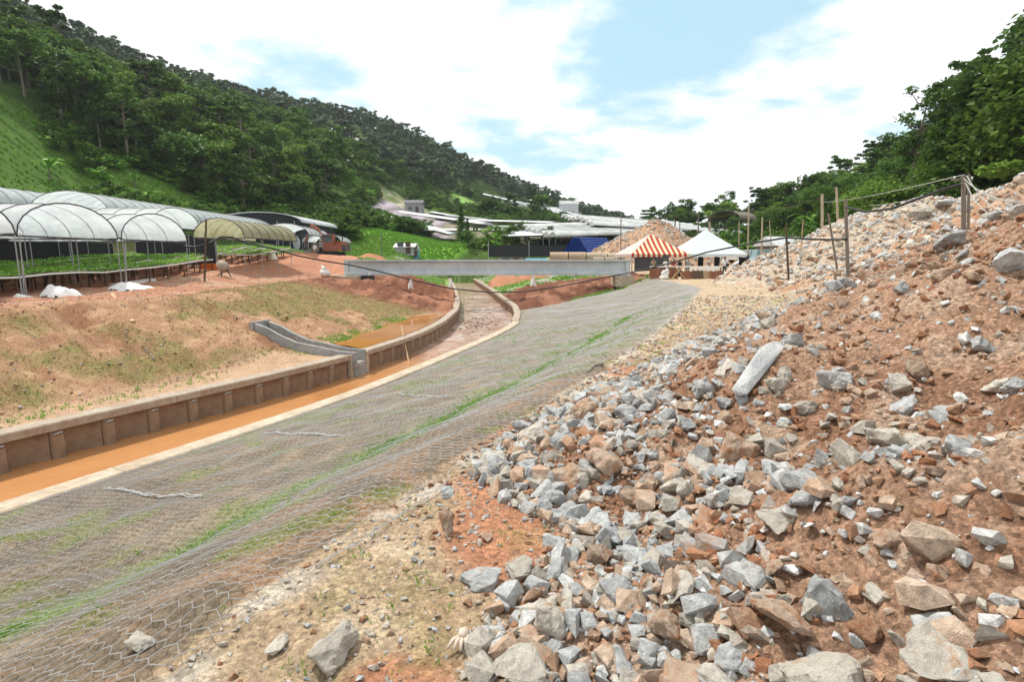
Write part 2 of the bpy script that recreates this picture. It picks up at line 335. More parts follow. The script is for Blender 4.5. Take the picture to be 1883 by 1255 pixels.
def ground_parts(x, y):
    x = np.asarray(x, float); y = np.asarray(y, float)
    hz = hills(x, y); r, l, c, t, k = xR(y), xL(y), xC(y), xT(y), xK(y)
    wR = np.maximum(sstep(x - c, 12, 32), sstep(y, 52, 64)); top = lerp(0.0, hz, wR)
    hzc = hills(c, y); topc = lerp(0.0, hzc, sstep(y, 52, 64))
    tt = np.clip((c - x) / np.maximum(c - (r + .42), .1), 0, 1)
    g = np.interp(tt, [0, .05, .16, .30, .5, 1], [0, .03, .2, .44, .62, 1.0])
    zr = np.where(x > c, top, lerp(topc, -1.84, g))
    zp = .2 + 1.25 * sstep(y, 22, 50) * np.maximum(sstep(k - x, .3, 4.5), sstep(y, 47.5, 53))
    wL = np.maximum(sstep(k - x, 8, 26), sstep(y, 60, 80)); plat = lerp(zp, hz, wL)
    zk = lerp(.2 + 1.25 * sstep(y, 47.5, 53), hills(k, y), sstep(y, 60, 80))
    sl = np.clip((t - x) / np.maximum(t - k, .1), 0, 1); s2 = np.interp(sl, [0, .1, .85, 1], [0, .07, .93, 1])
    zl = np.where(x < k, plat, lerp(-1.84, zk, s2))
    z = np.where(x > r + .24, zr, np.where(x < l - .22, zl, -3.4))
    w = sstep(y, 92, 106); z = lerp(z, hz, w)
    return z, dict(r=r, l=l, c=c, t=t, k=k, tt=tt, sl=sl, hz=hz)
def ridge(x, y, a, b, h, w):
    ax, ay = a; bx, by = b; dx, dy = bx - ax, by - ay; q = np.clip(((x - ax) * dx + (y - ay) * dy) / (dx * dx + dy * dy), 0, 1)
    d = np.hypot(x - ax - q * dx, y - ay - q * dy); return h * np.exp(-(d / w) ** 2)
def ground(x, y, full=False):
    x = np.asarray(x, float); y = np.asarray(y, float)
    z, p = ground_parts(x, y)
    onland = (x > p['r'] + .3) | (x < p['l'] - .35)
    near = 1 - sstep(y, 70, 100)
    # spoil thrown up where the bridge seats were dug
    z = z + onland * (ridge(x, y, (-11.0, 41.5), (-5.2, 38.0), .55, 1.4) + ridge(x, y, (-12.0, 50), (-6, 50), .9, 2.2) + ridge(x, y, (1.5, 49), (9.5, 51), .9, 2.0) - ridge(x, y, (1.4, 39.2), (9.6, 46.2), .45, .9) + ridge(x, y, (1.6, 41.5), (8.5, 47.2), .35, .9)
          + ridge(x, y, (-24, 47), (-17, 55), .5, 3) + ridge(x, y, (-9.4, 17.8), (-8.2, 18.6), .28, .7) + ridge(x, y, (-9.6, 20.9), (-8.0, 20.3), .16, .75) - ridge(x, y, (-14.6, 44.2), (-12.6, 44.2), .75, 1.2))
    slopeL = (p['sl'] > .02) & (p['sl'] < .98) & (y < 60)
    rill = fbm((y * .9 + x * .43) * 2.4, (x * .9 - y * .43) * .25, 4, 21); rill = .5 - np.abs(2 * rill - 1) * 1.5 - .12 * (fbm((y * .9 + x * .43) * 6, (x * .9 - y * .43) * .8, 2, 23) - .5)
    lump = fbm(x * 1.3, y * 1.3, 4, 31) - .5
    path = (x > p['c']) & (y < 56)
    plateau = (x < p['k']) & (y < 90)
    bank = (x > p['r'] + .5) & (x <= p['c'])
    z = z + onland * near * (slopeL * (1 - .5 * sstep(y, 24, 34)) * rill * .30 * np.clip(p['sl'] * 6, 0, 1) * np.clip((1 - p['sl']) * 6, 0, 1) + slopeL * lump * .2 + slopeL * (fbm(x * 4.5, y * 4.5, 3, 33) - .5) * .09 + path * (lump * .10 + (fbm(x * 5, y * 5, 3, 41) - .5) * .035) + ((y > 34) & (y < 53) & onland & (x > -14) & (x < 12)) * (fbm(x * 2.2, y * 2.2, 4, 37) - .5) * .5 * sstep(y, 34, 38) * (~path) * (x < p['c'] - (46 - y) * .0) * np.where(x > p['r'], sstep(y, 42, 44), 1) + plateau * lump * .32 * sstep(p['k'] - x, -.5, 2)
            + bank * (fbm(x * .9 - y * .3, y * .9, 3, 51) - .5) * .17 * np.clip(p['tt'] * 8, 0, 1) * np.clip((1 - p['tt']) * 6, 0, 1) + bank * (fbm(x * 3.2, y * 3.2, 2, 53) - .5) * .06 * np.clip((1 - p['tt']) * 6, 0, 1))
    if not full: return z
    return z, p
def gz(x, y): return float(ground(np.array([x]), np.array([y]))[0])

# fields and clearings on the far slopes: (x, y, rx, ry, rotation, colour, kind)
FIELDS = [(-71, 67, 21, 27, .55, (.07, .135, .022), 'terrace'), (-58, 92, 8, 10, .3, (.12, .22, .035), 'terrace'), (-20, 112, 13, 16, -.2, (.13, .30, .03), 'field'), (-26, 100, 8, 9, 0, (.10, .17, .03), 'field'),
 (-35, 190, 14, 24, .2, (.20, .19, .11), 'stony'), (-14, 245, 7, 34, .5, (.20, .33, .08), 'field'), (-95, 315, 26, 9, .4, (.12, .17, .05), 'field'), (-70, 300, 12, 8, .2, (.14, .16, .07), 'stony'), (-72, 245, 10, 9, .3, (.22, .18, .11), 'stony'),
 (-24, 150, 12, 26, .4, (.20, .17, .17), 'mulch'), (-8, 140, 10, 20, .3, (.24, .21, .15), 'field'), (10, 150, 14, 34, -.1, (.10, .16, .04), 'field'), (15, 300, 32, 24, -.3, (.20, .20, .14), 'stony'), (-131, 205, 16, 10, .3, (.24, .22, .17), 'stony'), (26, 118, 26, 22, 0, (.24, .20, .14), 'field'), (60, 400, 30, 12, -.3, (.13, .17, .07), 'field')]
def field_mask(x, y, f, grow=1.0):
    cx, cy, rx, ry, a = f[:5]; dx, dy = x - cx, y - cy
    u = (dx * math.cos(a) + dy * math.sin(a)) / (rx * grow); v = (-dx * math.sin(a) + dy * math.cos(a)) / (ry * grow)
    return 1 - sstep(u * u + v * v + (fbm(x / 6, y / 6, 2, 77) - .5) * .5, .8, 1.15)

def spaced(lo, hi, d0, k, centre=0, k0=None, near=0):
    k0 = k if k0 is None else k0; gap = lambda r: d0 + k0 * min(r, near) + k * max(0, r - near)
    out = [centre]
    while out[-1] < hi: out.append(out[-1] + gap(abs(out[-1] - centre)))
    o2 = [centre]
    while o2[-1] > lo: o2.append(o2[-1] - gap(abs(o2[-1] - centre)))
    return np.array(o2[:0:-1] + out)
def mixc(c, col, w): return c + (np.array(col) - c) * w[..., None]
gy = spaced(-14, 1400, .05, .022, 0, .0048, 32); gx = spaced(-700, 700, .065, .046, -2.5, .0045, 17)
GX, GY = np.meshgrid(gx, gy); GZ, GP = ground(GX, GY, True)
xT_heap = curve([(-6, 2.0), (0, .85), (1, .42), (1.8, .02), (2.2, -.04), (2.5, .1), (2.9, .34), (3.25, .38), (3.6, .1), (4.1, -.18), (4.5, -.1), (5, .08), (6, .62), (8.2, 2.15), (10.3, 3.35), (14.9, 6.6), (20, 10.1), (26, 14.5), (34, 21)])
def ground_colour(x, y, z, p):
    sh = x.shape; a = fbm(x * .8, y * .8, 4, 61); b = fbm(x * 3.1, y * 3.1, 4, 67); e = fbm(x * .25, y * .25, 3, 71)
    c = np.zeros(sh + (3,)) + np.array((.36, .20, .12))
    # hillsides: forest floor
    far = sstep(np.where(x < 0, -x - 14 - np.clip(60 - y, 0, 60) * .35, x - 28), 0, 10) * sstep(y, -5, 30); far = np.maximum(far, sstep(y, 64, 84))
    c = mixc(c, (.045, .085, .018), far); c = mixc(c, (.10, .14, .035), far * sstep(b, .5, .7) * .7)
    for f in FIELDS:
        m = field_mask(x, y, f); rows = .5 + .5 * np.sin((x * math.cos(f[4] + .9) + y * math.sin(f[4] + .9)) * (2.6 if f[6] != 'mulch' else 4.2))
        col = np.array(f[5])
        c = mixc(c, col, m)
        if f[6] in ('field', 'terrace'): c = mixc(c, col * .55, m * rows * .6)
        if f[6] == 'mulch': c = mixc(c, (.46, .40, .46), m * rows * .7)
        if f[6] == 'stony': c = mixc(c, (.42, .38, .30), m * sstep(b, .55, .62)); c = mixc(c, (.10, .15, .04), m * sstep(a, .5, .6))
    # red plateau by the greenhouses
    pl = ((x < p['k'] + .2) & (y < 64) & (x > -60)) * (1 - far * .9)
    c = mixc(c, (.38, .19, .12), pl * 1.0); c = mixc(c, (.43, .30, .21), pl * sstep(a, .5, .62) * .65); c = mixc(c, (.30, .115, .065), pl * sstep(b, .58, .7) * .6)
    road = pl * sstep(y, 34, 42) * sstep(x, -27, -22); c = mixc(c, (.40, .19, .12), road * .8)
    # left bank
    lb = ((x < p['l']) & (x >= p['k']) & (y < 92)).astype(float)
    c = mixc(c, (.355, .21, .125), lb); st = fbm((y * .9 + x * .43) * 2.6, (x * .9 - y * .43) * .3, 4, 83)
    c = mixc(c, (.25, .125, .07), lb * sstep(st, .50, .66) * .8); c = mixc(c, (.45, .30, .18), lb * sstep(b, .55, .7) * .6)  # dark streaks down the slope: shade of the rills painted into the soil colour
    veg = lb * sstep(p['sl'], .0, .1) * sstep(e * .55 + a * .45 + .13 * sstep(y, 17, 30) - .10 * sstep(p['sl'], .55, .95) * (y < 24), .44, .58)
    c = mixc(c, (.20, .175, .07), veg * (.5 + .45 * sstep(b, .4, .6)))
    sand = lb * (1 - sstep(p['sl'], .0, .10)); c = mixc(c, (.43, .29, .19), sand * .85)
    spoil = lb * sstep(y, 33.5, 37) * (1 - sstep(y, 52, 56)); c = mixc(c, (.17, .072, .043), spoil); c = mixc(c, (.30, .14, .085), spoil * sstep(a, .5, .6))
    nb = lb * sstep(y, 52, 56); c = mixc(c, (.27, .26, .21), nb); c = mixc(c, (.16, .25, .05), nb * sstep(a, .42, .58))
    # netted right bank
    rb = ((x > p['r']) & (x <= p['c'] + .1) & (y < 92)).astype(float)
    c = mixc(c, (.205, .158, .112), rb); c = mixc(c, (.29, .22, .15), rb * sstep(b, .5, .68) * .7); c = mixc(c, (.17, .135, .105), rb * sstep(a, .53, .68) * .6)
    up = rb * (1 - sstep(p['tt'], .0, .26)) * (1 - sstep(y, 9, 16)); c = mixc(c, (.28, .18, .115), up * sstep(b, .42, .6))
    c = mixc(c, (.19, .20, .06), rb * sstep(fbm(x * 1.7, y * 1.7, 3, 91), .54, .66) * .7)
    gl = rb * np.exp(-((p['tt'] - .30) / .035) ** 2) * (1 - sstep(y, 15, 24)); c = mixc(c, (.15, .24, .045), gl * .75)
    fg = rb * sstep(y, 16, 30); c = mixc(c, (.235, .215, .19), fg * .6)
    cut = rb * sstep(y - 36.8 - np.clip(x - .6, 0, 20) * .88 + (a - .5) * 2, 0, .8) * (1 - sstep(y, 52, 56)); c = mixc(c, (.15, .065, .04), cut); c = mixc(c, (.28, .135, .085), cut * sstep(a, .53, .62))
    nb = rb * sstep(y, 53, 57); c = mixc(c, (.15, .26, .05), nb * sstep(a, .38, .55)); c = mixc(c, (.28, .27, .22), nb * (1 - sstep(a, .38, .55)))
    # sandy path
    pa = ((x > p['c'] - .02) & (y < 62) & (x < 40)).astype(float) * (1 - sstep(x, 26, 34))
    c = mixc(c, (.40, .295, .19), pa); c = mixc(c, (.47, .375, .265), pa * sstep(b, .48, .66) * .75); c = mixc(c, (.34, .225, .14), pa * sstep(a, .5, .66) * .7)
    dt = x - xT_heap(y)
    clay = pa * np.maximum(sstep(1.25 - np.hypot((x - .02) / .42, (y - 3.25) / .75) + (fbm(x * 3, y * 3, 3, 95) - .5) * .7, 0, .35), np.maximum(np.exp(-((dt + .18) / .30) ** 2) * sstep(fbm(x * 1.1, y * 1.1, 3, 97), .36, .52) * sstep(y, 2.0, 2.8) * (1 - sstep(y, 4.6, 5.6)), sstep(fbm(x * 1.6 + 4, y * 1.6, 3, 99), .62, .70) * (y < 9)))
    c = mixc(c, (.42, .20, .115), clay * .95)
    pale = pa * np.exp(-((x - p['c'] - .12) / .13) ** 2) * sstep(b, .36, .55); c = mixc(c, (.52, .49, .43), pale * .6)
    c = mixc(c, (.26, .23, .10), pa * sstep(fbm(x * 2.3 + 9, y * 2.3, 3, 101), .64, .72) * .35)
    c = mixc(c, (.46, .36, .245), pa * sstep(y, 13, 20) * .5)
    return np.clip(c * (.82 + .36 * b[..., None]), .01, .8)
GC = ground_colour(GX, GY, GZ, GP)
ny, nx = GX.shape; idx = np.arange(ny * nx).reshape(ny, nx)
quads = np.stack([idx[:-1, :-1], idx[:-1, 1:], idx[1:, 1:], idx[1:, :-1]], -1)
fx = (GX[:-1, :-1] + GX[1:, 1:]) / 2; fy = (GY[:-1, :-1] + GY[1:, 1:]) / 2; fz = GZ[:-1, :-1]
zone = np.zeros(fx.shape, int)
fr, fl, fc, fk = xR(fy), xL(fy), xC(fy), xK(fy)
zone[(fy > 64) | (fx < -48) | (fx > 36)] = 4
zone[(fx > fc) & (fx < 30) & (fy < 64) & (fy > -14)] = 1
zone[(fx > fr) & (fx <= fc) & (fy < 92)] = 2
zone[(fx < fl) & (fx >= fk) & (fy < 92)] = 3
PV = np.stack([GX, GY, GZ], -1).reshape(-1, 3); PC = GC.reshape(-1, 3)
for zi, nm in ((0, 'ground'), (1, 'path'), (2, 'river_bank'), (3, 'river_bank'), (4, 'hillside')):
    F = quads[zone == zi]; u, invx = np.unique(F, return_inverse=True)
    me = np_mesh(nm, PV[u], invx.reshape(F.shape), M['far_earth'] if zi == 4 else M['earth'], True, PC[u])
    tag(link_mesh(nm, me), {0: 'flat red earth yard along the river and around the greenhouses', 1: 'sandy tan track between the netted bank and rubble heap', 2: 'grey netted river bank sloping down from the sandy track', 3: 'bare red and olive river bank below the greenhouses', 4: 'green forested valley slopes and farm terraces'}[zi], None, None, 'structure')

# ------------------------------------------------------------------ rubble heaps
def heap_a(x, y):
    dx = x - xT_heap(y); d = dx * np.interp(y, [-4, 2, 5, 8, 20], [.97, .99, .93, .84, .80])
    s = np.interp(d, [-.4, 0, .35, 1.0, 2.2, 4.6, 6.5, 8.5, 30], [-.06, 0, .08, .36, .96, 2.22, 2.95, 3.2, 3.2]); h = s
    h = h - np.clip(d - 8.5, 0, None) * .55
    h = h * (1 - sstep(y, 12, 26.5)) - .05 * sstep(y, 25, 26.5)
    n = (fbm(x * .7, y * .7, 3, 111) - .5) * .75 * np.clip(d / 2.2, 0, 1) + (fbm(x * 2.6, y * 2.6, 4, 113) - .5) * .26 * np.clip(d * 1.5, 0, 1)
    return np.where(d > -.4, h + n * np.clip(d + .3, 0, 1), -.3)
def cone(x, y, cx, cy, top, k, seed, flat=.6):
    d = np.hypot(x - cx, y - cy); h = top - k * (np.sqrt(d * d + flat ** 2) - flat)
    return h + (fbm(x * .5, y * .5, 3, seed) - .5) * .9 + (fbm(x * 1.9, y * 1.9, 3, seed + 3) - .5) * .35
def heap_b(x, y): return np.maximum(cone(x, y, 25.5, 21.5, 7.3, .60, 121), cone(x, y, 20.5, 26, 3.5, .55, 122))
def heap_c(x, y): return np.maximum(np.maximum(cone(x, y, 24.0, 36, 4.8, .56, 131, 1.5), cone(x, y, 28.0, 37, 5.7, .5, 135, 1.5)), np.maximum(cone(x, y, 20.5, 36, 2.3, .45, 133, 1.2), cone(x, y, 33, 38, 5.6, .55, 136, 2)))
def heap_d(x, y): return np.maximum(cone(x, y, 18.2, 70, 4.9, .62, 141, 1.2), cone(x, y, 21.5, 71, 2.9, .6, 143, .8))
def surf(x, y):
    x = np.asarray(x, float); y = np.asarray(y, float)
    return ground(x, y) + np.maximum(0, np.maximum(np.maximum(heap_a(x, y), heap_b(x, y)), np.maximum(heap_c(x, y), heap_d(x, y))))
def sz(x, y): return float(surf(np.array([x]), np.array([y]))[0])
M['rubble'] = mat('rubble', (1, 1, 1), .95, .42, 9, 1.0, 30, .1, attr='col', detail=10, grit=.45)
def heap_mesh(name, fn, xs, ys, c1, c2, c3, label, fine):
    X, Y = np.meshgrid(xs, ys); h = fn(X, Y); Z = ground(X, Y) + h
    if fine: Z = Z + (fbm(X * 9, Y * 9, 3, 151) - .5) * .07 * np.clip(h * 4, 0, 1)
    a = fbm(X * .9, Y * .9, 4, 161); b = fbm(X * 4, Y * 4, 4, 163)
    c = np.zeros(X.shape + (3,)) + np.array(c1); c = mixc(c, c2, sstep(a, .45, .62)); c = mixc(c, c3, sstep(b, .52, .66) * .8)
    i = np.arange(X.size).reshape(X.shape); q = np.stack([i[:-1, :-1], i[:-1, 1:], i[1:, 1:], i[1:, :-1]], -1)
    hm = np.maximum(np.maximum(h[:-1, :-1], h[1:, 1:]), np.maximum(h[:-1, 1:], h[1:, :-1])); F = q[hm > -.02]
    u, iv = np.unique(F, return_inverse=True)
    V = np.stack([X, Y, Z], -1).reshape(-1, 3)[u]; V[:, 2] = np.maximum(V[:, 2], -3)
    me = np_mesh(name, V, iv.reshape(F.shape), M['rubble'], True, c.reshape(-1, 3)[u])
    return tag(link_mesh(name, me), label, 'rubble heap')
heap_mesh('rubble_heap', heap_a, spaced(-1.2, 19, .035, .010), spaced(-4, 27, .035, .011, 1.5), (.385, .235, .155), (.29, .16, .10), (.46, .33, .24), 'big heap of red earth and broken rock along the sandy track', True)
heap_mesh('rubble_heap', heap_b, np.arange(11, 37, .22), np.arange(12, 34, .22), (.42, .28, .19), (.36, .20, .12), (.50, .40, .31), 'tall brown rubble heap rising behind the wooden post with wires', False)
heap_mesh('rubble_heap', heap_c, np.arange(13, 44, .25), np.arange(25, 50, .25), (.44, .36, .27), (.40, .27, .18), (.52, .46, .38), 'grey stony rubble heap behind the leaning posts near the tents', False)
heap_mesh('rubble_heap', heap_d, np.arange(8, 30, .3), np.arange(60, 82, .3), (.40, .245, .155), (.33, .18, .11), (.48, .36, .25), 'brown rubble heap rising behind the striped canopy', False)

# ------------------------------------------------------------------ water
def water_mat(name, c1, c2, rough, bump, scale):
    m = mat(name, c1, rough, .08, .35, bump, scale, .5, col2=c2, attr='col' if name == 'muddy' else None)
    b = m.node_tree.nodes['Principled BSDF']; b.inputs['IOR'].default_value = 1.33
    return m
M['muddy'] = water_mat('muddy', (.44, .205, .075), (.38, .165, .058), .12, .16, 4.5)
_t = M['muddy'].node_tree; _bp = [n_ for n_ in _t.nodes if n_.bl_idname == 'ShaderNodeBump'][0]; _tc = [n_ for n_ in _t.nodes if n_.bl_idname == 'ShaderNodeTexCoord'][0]
_sp = _t.nodes.new('ShaderNodeSeparateXYZ'); _t.links.new(_tc.outputs['Object'], _sp.inputs[0]); _mr = _t.nodes.new('ShaderNodeMapRange'); _t.links.new(_sp.outputs[1], _mr.inputs['Value'])
_mr.inputs['From Min'].default_value = 17; _mr.inputs['From Max'].default_value = 30; _mr.inputs['To Min'].default_value = .14; _mr.inputs['To Max'].default_value = .12; _t.links.new(_mr.outputs[0], _bp.inputs['Strength']); _bp.inputs['Distance'].default_value = .14
M['pond'] = water_mat('pond', (.40, .175, .045), (.35, .15, .04), .06, .03, 2)
ys = np.concatenate([np.arange(-11, 16, .5), np.arange(16, 62, .10), np.arange(62, 118, .3)]); Q = np.linspace(0, 1, 49)
WX = (xL(ys) - .2)[:, None] + (xR(ys) - xL(ys) + .4)[:, None] * Q[None]; WY = np.repeat(ys[:, None], 49, 1)
amp = sstep(WY, 19, 29) * (.4 + .6 * sstep(fbm(WX * .5, WY * .35, 2, 171), .35, .6))
WZ = -2.58 + amp * ((fbm(WX * 2.4, WY * 2.0, 3, 173) - .5) * .085 + (fbm(WX * 5.5, WY * 5.0, 2, 175) - .5) * .022)
WC = np.zeros(WX.shape + (3,)) + np.array((.43, .205, .08)); WC = mixc(WC, (.37, .165, .06), sstep(fbm(WX * .4, WY * .25, 3, 177), .45, .6)); froth_sheen = sstep(WY + 5 * (fbm(WX * .8, WY * .3, 3, 179) - .5), 20, 29); WC = mixc(WC, (.43, .32, .27), froth_sheen * .8); WC = mixc(WC, (.58, .46, .40), froth_sheen * sstep(fbm(WX * 1.6, WY * .8, 4, 181), .54, .62) * .7); WC = mixc(WC, (.34, .19, .12), froth_sheen * sstep(fbm(WX * 1.1 + 7, WY * .6, 4, 183), .56, .64) * .7).reshape(-1, 3)  # upstream paleness: sky reflection painted into the water colour, along with froth
V = np.stack([WX, WY, WZ], -1).reshape(-1, 3); _i = np.arange(len(V)).reshape(WX.shape); F = np.stack([_i[:-1, :-1], _i[:-1, 1:], _i[1:, 1:], _i[1:, :-1]], -1).reshape(-1, 4)
tag(link_mesh('river', np_mesh('river', V, F, M['muddy'], True, WC)), 'muddy orange brown water in the channel between concrete walls', None, None, 'structure')
V = []; F = []; pys = np.linspace(20.8, 34.6, 30)
for i, y in enumerate(pys):
    e = min(1, (i + .3) / 3, (29.3 - i) / 4); b = float(xL(y)) - .40; a = max(float(xT(y)) - .05 + .25 * math.sin(y * 1.7), b - 3.6 * e)
    a = b - (b - a) * e
    for q in np.linspace(0, 1, 7): V.append((a + (b - a) * q, y, -1.765))
for i in range(29):
    for j in range(6): F.append((i * 7 + j, i * 7 + j + 1, i * 7 + j + 8, i * 7 + j + 7))
tag(link_mesh('pond', np_mesh('pond', V, F, M['pond'], True)), 'still orange puddle lying behind the curved channel wall', None, None, 'structure')
# ------------------------------------------------------------------ channel walls
def walk(fx_, y0, y1, step=.05):
    "points along a line x = f(y) with running length"
    ys = np.arange(y0, y1 + step, step); xs = fx_(ys); s = np.concatenate([[0], np.cumsum(np.hypot(np.diff(xs), np.diff(ys)))])
    return xs, ys, s
def along(w, d):
    xs, ys, s = w; x = float(np.interp(d, s, xs)); y = float(np.interp(d, s, ys)); e = .15
    tx = float(np.interp(d + e, s, xs) - np.interp(d - e, s, xs)); ty = float(np.interp(d + e, s, ys) - np.interp(d - e, s, ys))
    l = math.hypot(tx, ty) or 1; return Vector((x, y, 0)), Vector((tx / l, ty / l, 0))
def pile_mesh(side):
    # plan profile: u along the wall, n towards the river
    prof = [(0, .0), (.03, .05), (.24, .05), (.27, 0.), (.31, -.07), (.42, -.12), (.6, -.135), (.78, -.11), (.92, -.04), (.985, .0)]
    m = MB(); zb, zt = -3.3, -1.925; vs = []
    for z in (zb, zt):
        for u, n in prof: vs.append((n * side, u, z))
        for u, n in reversed(prof): vs.append(((-.22) * side, u, z))
    k = len(prof) * 2; fs = [(i, (i + 1) % k, k + (i + 1) % k, k + i) for i in range(k)]
    fs += [(i, i + 1, k - 2 - i, k - 1 - i) for i in range(len(prof) - 1)] + [(k + k - 1 - i, k + k - 2 - i, k + i + 1, k + i) for i in range(len(prof) - 1)]
    m.add(vs, fs); me = m.mesh('pile', M['pile_concrete']); bm = bmesh.new(); bm.from_mesh(me); bmesh.ops.recalc_face_normals(bm, faces=bm.faces); bm.to_mesh(me); bm.free(); return me
PILE = {1: pile_mesh(1), -1: pile_mesh(-1)}
def text_mesh(body, size, name, matl, ext=.002):
    cu = bpy.data.curves.new(name, 'FONT'); cu.body = body; cu.size = size; cu.extrude = ext; cu.align_x = 'CENTER'; cu.align_y = 'CENTER'
    o = bpy.data.objects.new(name, cu); COL.objects.link(o); dg = bpy.context.evaluated_depsgraph_get(); dg.update()
    me = bpy.data.meshes.new_from_object(o.evaluated_get(dg)); bpy.data.objects.remove(o); me.name = name; me.materials.clear(); me.materials.append(matl); return me
M['white_paint'] = mat('white_paint', (.8, .8, .78), .6, .05, 5, 0); M['black_paint'] = mat('black_paint', (.02, .02, .02), .6, .1, 5, 0)
LET = text_mesh('LARW', .075, 'lettering', M['white_paint'])
PLATE = MB().box((0, 0, 0), (.006, .185, .075)).mesh('label_plate', M['black_paint'])
def cap_run(w, d0, d1, lo, hi, z0, z1, gap=0, step=.4):
    "a solid strip following a wall line from d0 to d1, lo..hi across (positive = towards +x side)"
    m = MB(); n = max(2, int((d1 - d0) / step) + 1); rows = []
    for q in np.linspace(d0 + gap, d1 - gap, n):
        p, t = along(w, q); nn = Vector((t.y, -t.x, 0)); rows.append((p + nn * lo, p + nn * hi))
    vs = []; ch = .025
    for a, b in rows:
        s = 1 if (b - a).length > 0 else 1; dv = (b - a).normalized() * ch
        vs += [(a.x, a.y, z0), (b.x, b.y, z0), (b.x, b.y, z1 - ch), ((b - dv).x, (b - dv).y, z1), ((a + dv).x, (a + dv).y, z1), (a.x, a.y, z1 - ch)]
    fs = []
    for i in range(n - 1):
        for k in range(6): a = i * 6 + k; b = i * 6 + (k + 1) % 6; fs.append((a, a + 6, b + 6, b))
    fs += [tuple(range(6)), tuple(range((n - 1) * 6 + 5, (n - 1) * 6 - 1, -1))]
    return m.add(vs, fs)
def sheet_wall(fn, y0, y1, label, side, plates=0, capw=.45, group='sheet pile channel walls', seg=6.0):
    w = walk(fn, y0, y1); tot = w[2][-1]; p0, t0 = along(w, 0)
    th = thing('retaining_wall', label, 'wall', (p0.x, p0.y, -2.5), 0, group)
    k = max(1, round(tot / seg))
    for i in range(k):
        lo, hi = (-capw + .09, .09) if side > 0 else (-.09, capw - .09)
        cap_run(w, tot * i / k, tot * (i + 1) / k, lo, hi, -1.94, -1.76, .004).build('coping', M['concrete'], th)
    d = .05; n = 0
    while d + .99 < tot:
        p, t = along(w, d + .12); a = math.atan2(-t.x, t.y)
        o = link_mesh('pile', PILE[side], th); o.location = Vector((p.x, p.y, 0)) - t * .12 - Vector(th.location); o.rotation_euler = (0, 0, a)
        if plates and n < plates:
            pl = link_mesh('label_plate', PLATE, o); pl.location = (.054, .135, -2.02); le = link_mesh('lettering', LET, o); le.location = (.0585, .135, -2.02); le.rotation_euler = (math.pi / 2, 0, math.pi / 2); le.scale = (.85, 1, 1)
        d += 1.0; n += 1
    return th
sheet_wall(xL, 2.0, 19.3, 'long near concrete sheet pile wall with stencilled posts below the red bank', 1, 24)
sheet_wall(xL, 20.25, 95, 'concrete sheet pile wall curving past the orange puddle and under the girder', 1, 6)
# right side: flush coping slabs, then the wall beyond the bend
w = walk(xR, 1.0, 30.4); tot = w[2][-1]; p0, _ = along(w, 0)
cop = thing('channel_coping', 'pale flat concrete edging strip at the foot of the netted bank', 'coping', (p0.x, p0.y, -1.8))
cuts = [0, 3.4, 8.55, 15.7, 22.5, 27.5, tot]
for a, b in zip(cuts, cuts[1:]): cap_run(w, a, b, 0, .42, -2.9, -1.78, .006).build('coping_slab', M['pale_concrete'], cop)
sheet_wall(xR, 30.5, 95, 'concrete sheet pile wall at the bend opposite the puddle, running under the girder', -1, 0, .42)
# small steel outlet gap filler between the two left walls: the drain mouth
# ------------------------------------------------------------------ concrete drain
dr = thing('concrete_drain', 'grey open concrete drain running down the red bank into the channel', 'drain', (-8, 20, -1.8))
spine = [(-9.6, 20.75, -.86), (-9.1, 20.6, -1.0), (-8.5, 20.42, -1.28), (-7.9, 20.25, -1.5), (-7.0, 20.0, -1.63), (-6.2, 19.85, -1.70), (-5.55, 19.72, -1.73)]
spine = [Vector(p) + Vector((0, 0, .07 if p[0] < -6.3 else 0)) for p in spine]
def offset_line(pts, d):
    out = []
    for i, p in enumerate(pts):
        t = (pts[min(i + 1, len(pts) - 1)] - pts[max(i - 1, 0)]); t.z = 0; t.normalize(); out.append(p + Vector((t.y, -t.x, 0)) * d)
    return out
def strip(pts, lo, hi, z0, z1):
    a, b = offset_line(pts, lo), offset_line(pts, hi); m = MB(); vs = []; n = len(pts)
    for p, q in zip(a, b): vs += [(p.x, p.y, p.z + z0), (q.x, q.y, q.z + z0), (q.x, q.y, q.z + z1), (p.x, p.y, p.z + z1)]
    fs = []
    for i in range(n - 1):
        for k in range(4): x = i * 4 + k; y = i * 4 + (k + 1) % 4; fs.append((x, x + 4, y + 4, y))
    fs += [(0, 1, 2, 3), ((n - 1) * 4 + 3, (n - 1) * 4 + 2, (n - 1) * 4 + 1, (n - 1) * 4)]
    return m.add(vs, fs)
strip(spine, .30, .40, -.5, .05).build('side_wall', M['grey_concrete'], dr); strip(spine, -.40, -.30, -.5, .05).build('side_wall', M['grey_concrete'], dr)
strip(spine, -.297, .297, -.5, -.36).build('drain_floor', M['grey_concrete'], dr)
h = MB(); t = (spine[1] - spine[0]).normalized(); t.z = 0; a = math.atan2(-t.x, t.y); h.box(spine[0] - t * .1 + Vector((0, 0, -.2)), (.95, .14, .62), rz=a); h.build('headwall', M['grey_concrete'], dr)
hp = MB(); Mx = Matrix((Vector((t.y, -t.x, 0)), Vector((0, 0, 1)), t)).transposed(); hp.lathe(spine[0] - t * .03 + Vector((0, 0, -.3)), [(.17, 0), (.17, .06), (.13, .06), (.13, -.02), (.001, -.02)], 16, Mx); hp.build('pipe_mouth', M['black'], dr)
ms = MB(); ms.box((-5.62, 19.78, -2.35), (.12, .80, .55), rz=-.35); ms.build('sill', M['grey_concrete'], dr)
for y_, x_ in ((19.38, -5.86), (20.15, -5.50)): MB().box((x_, y_, -2.3), (.16, .14, 1.1), rz=-.35).build('end_post', M['pale_concrete'], dr)
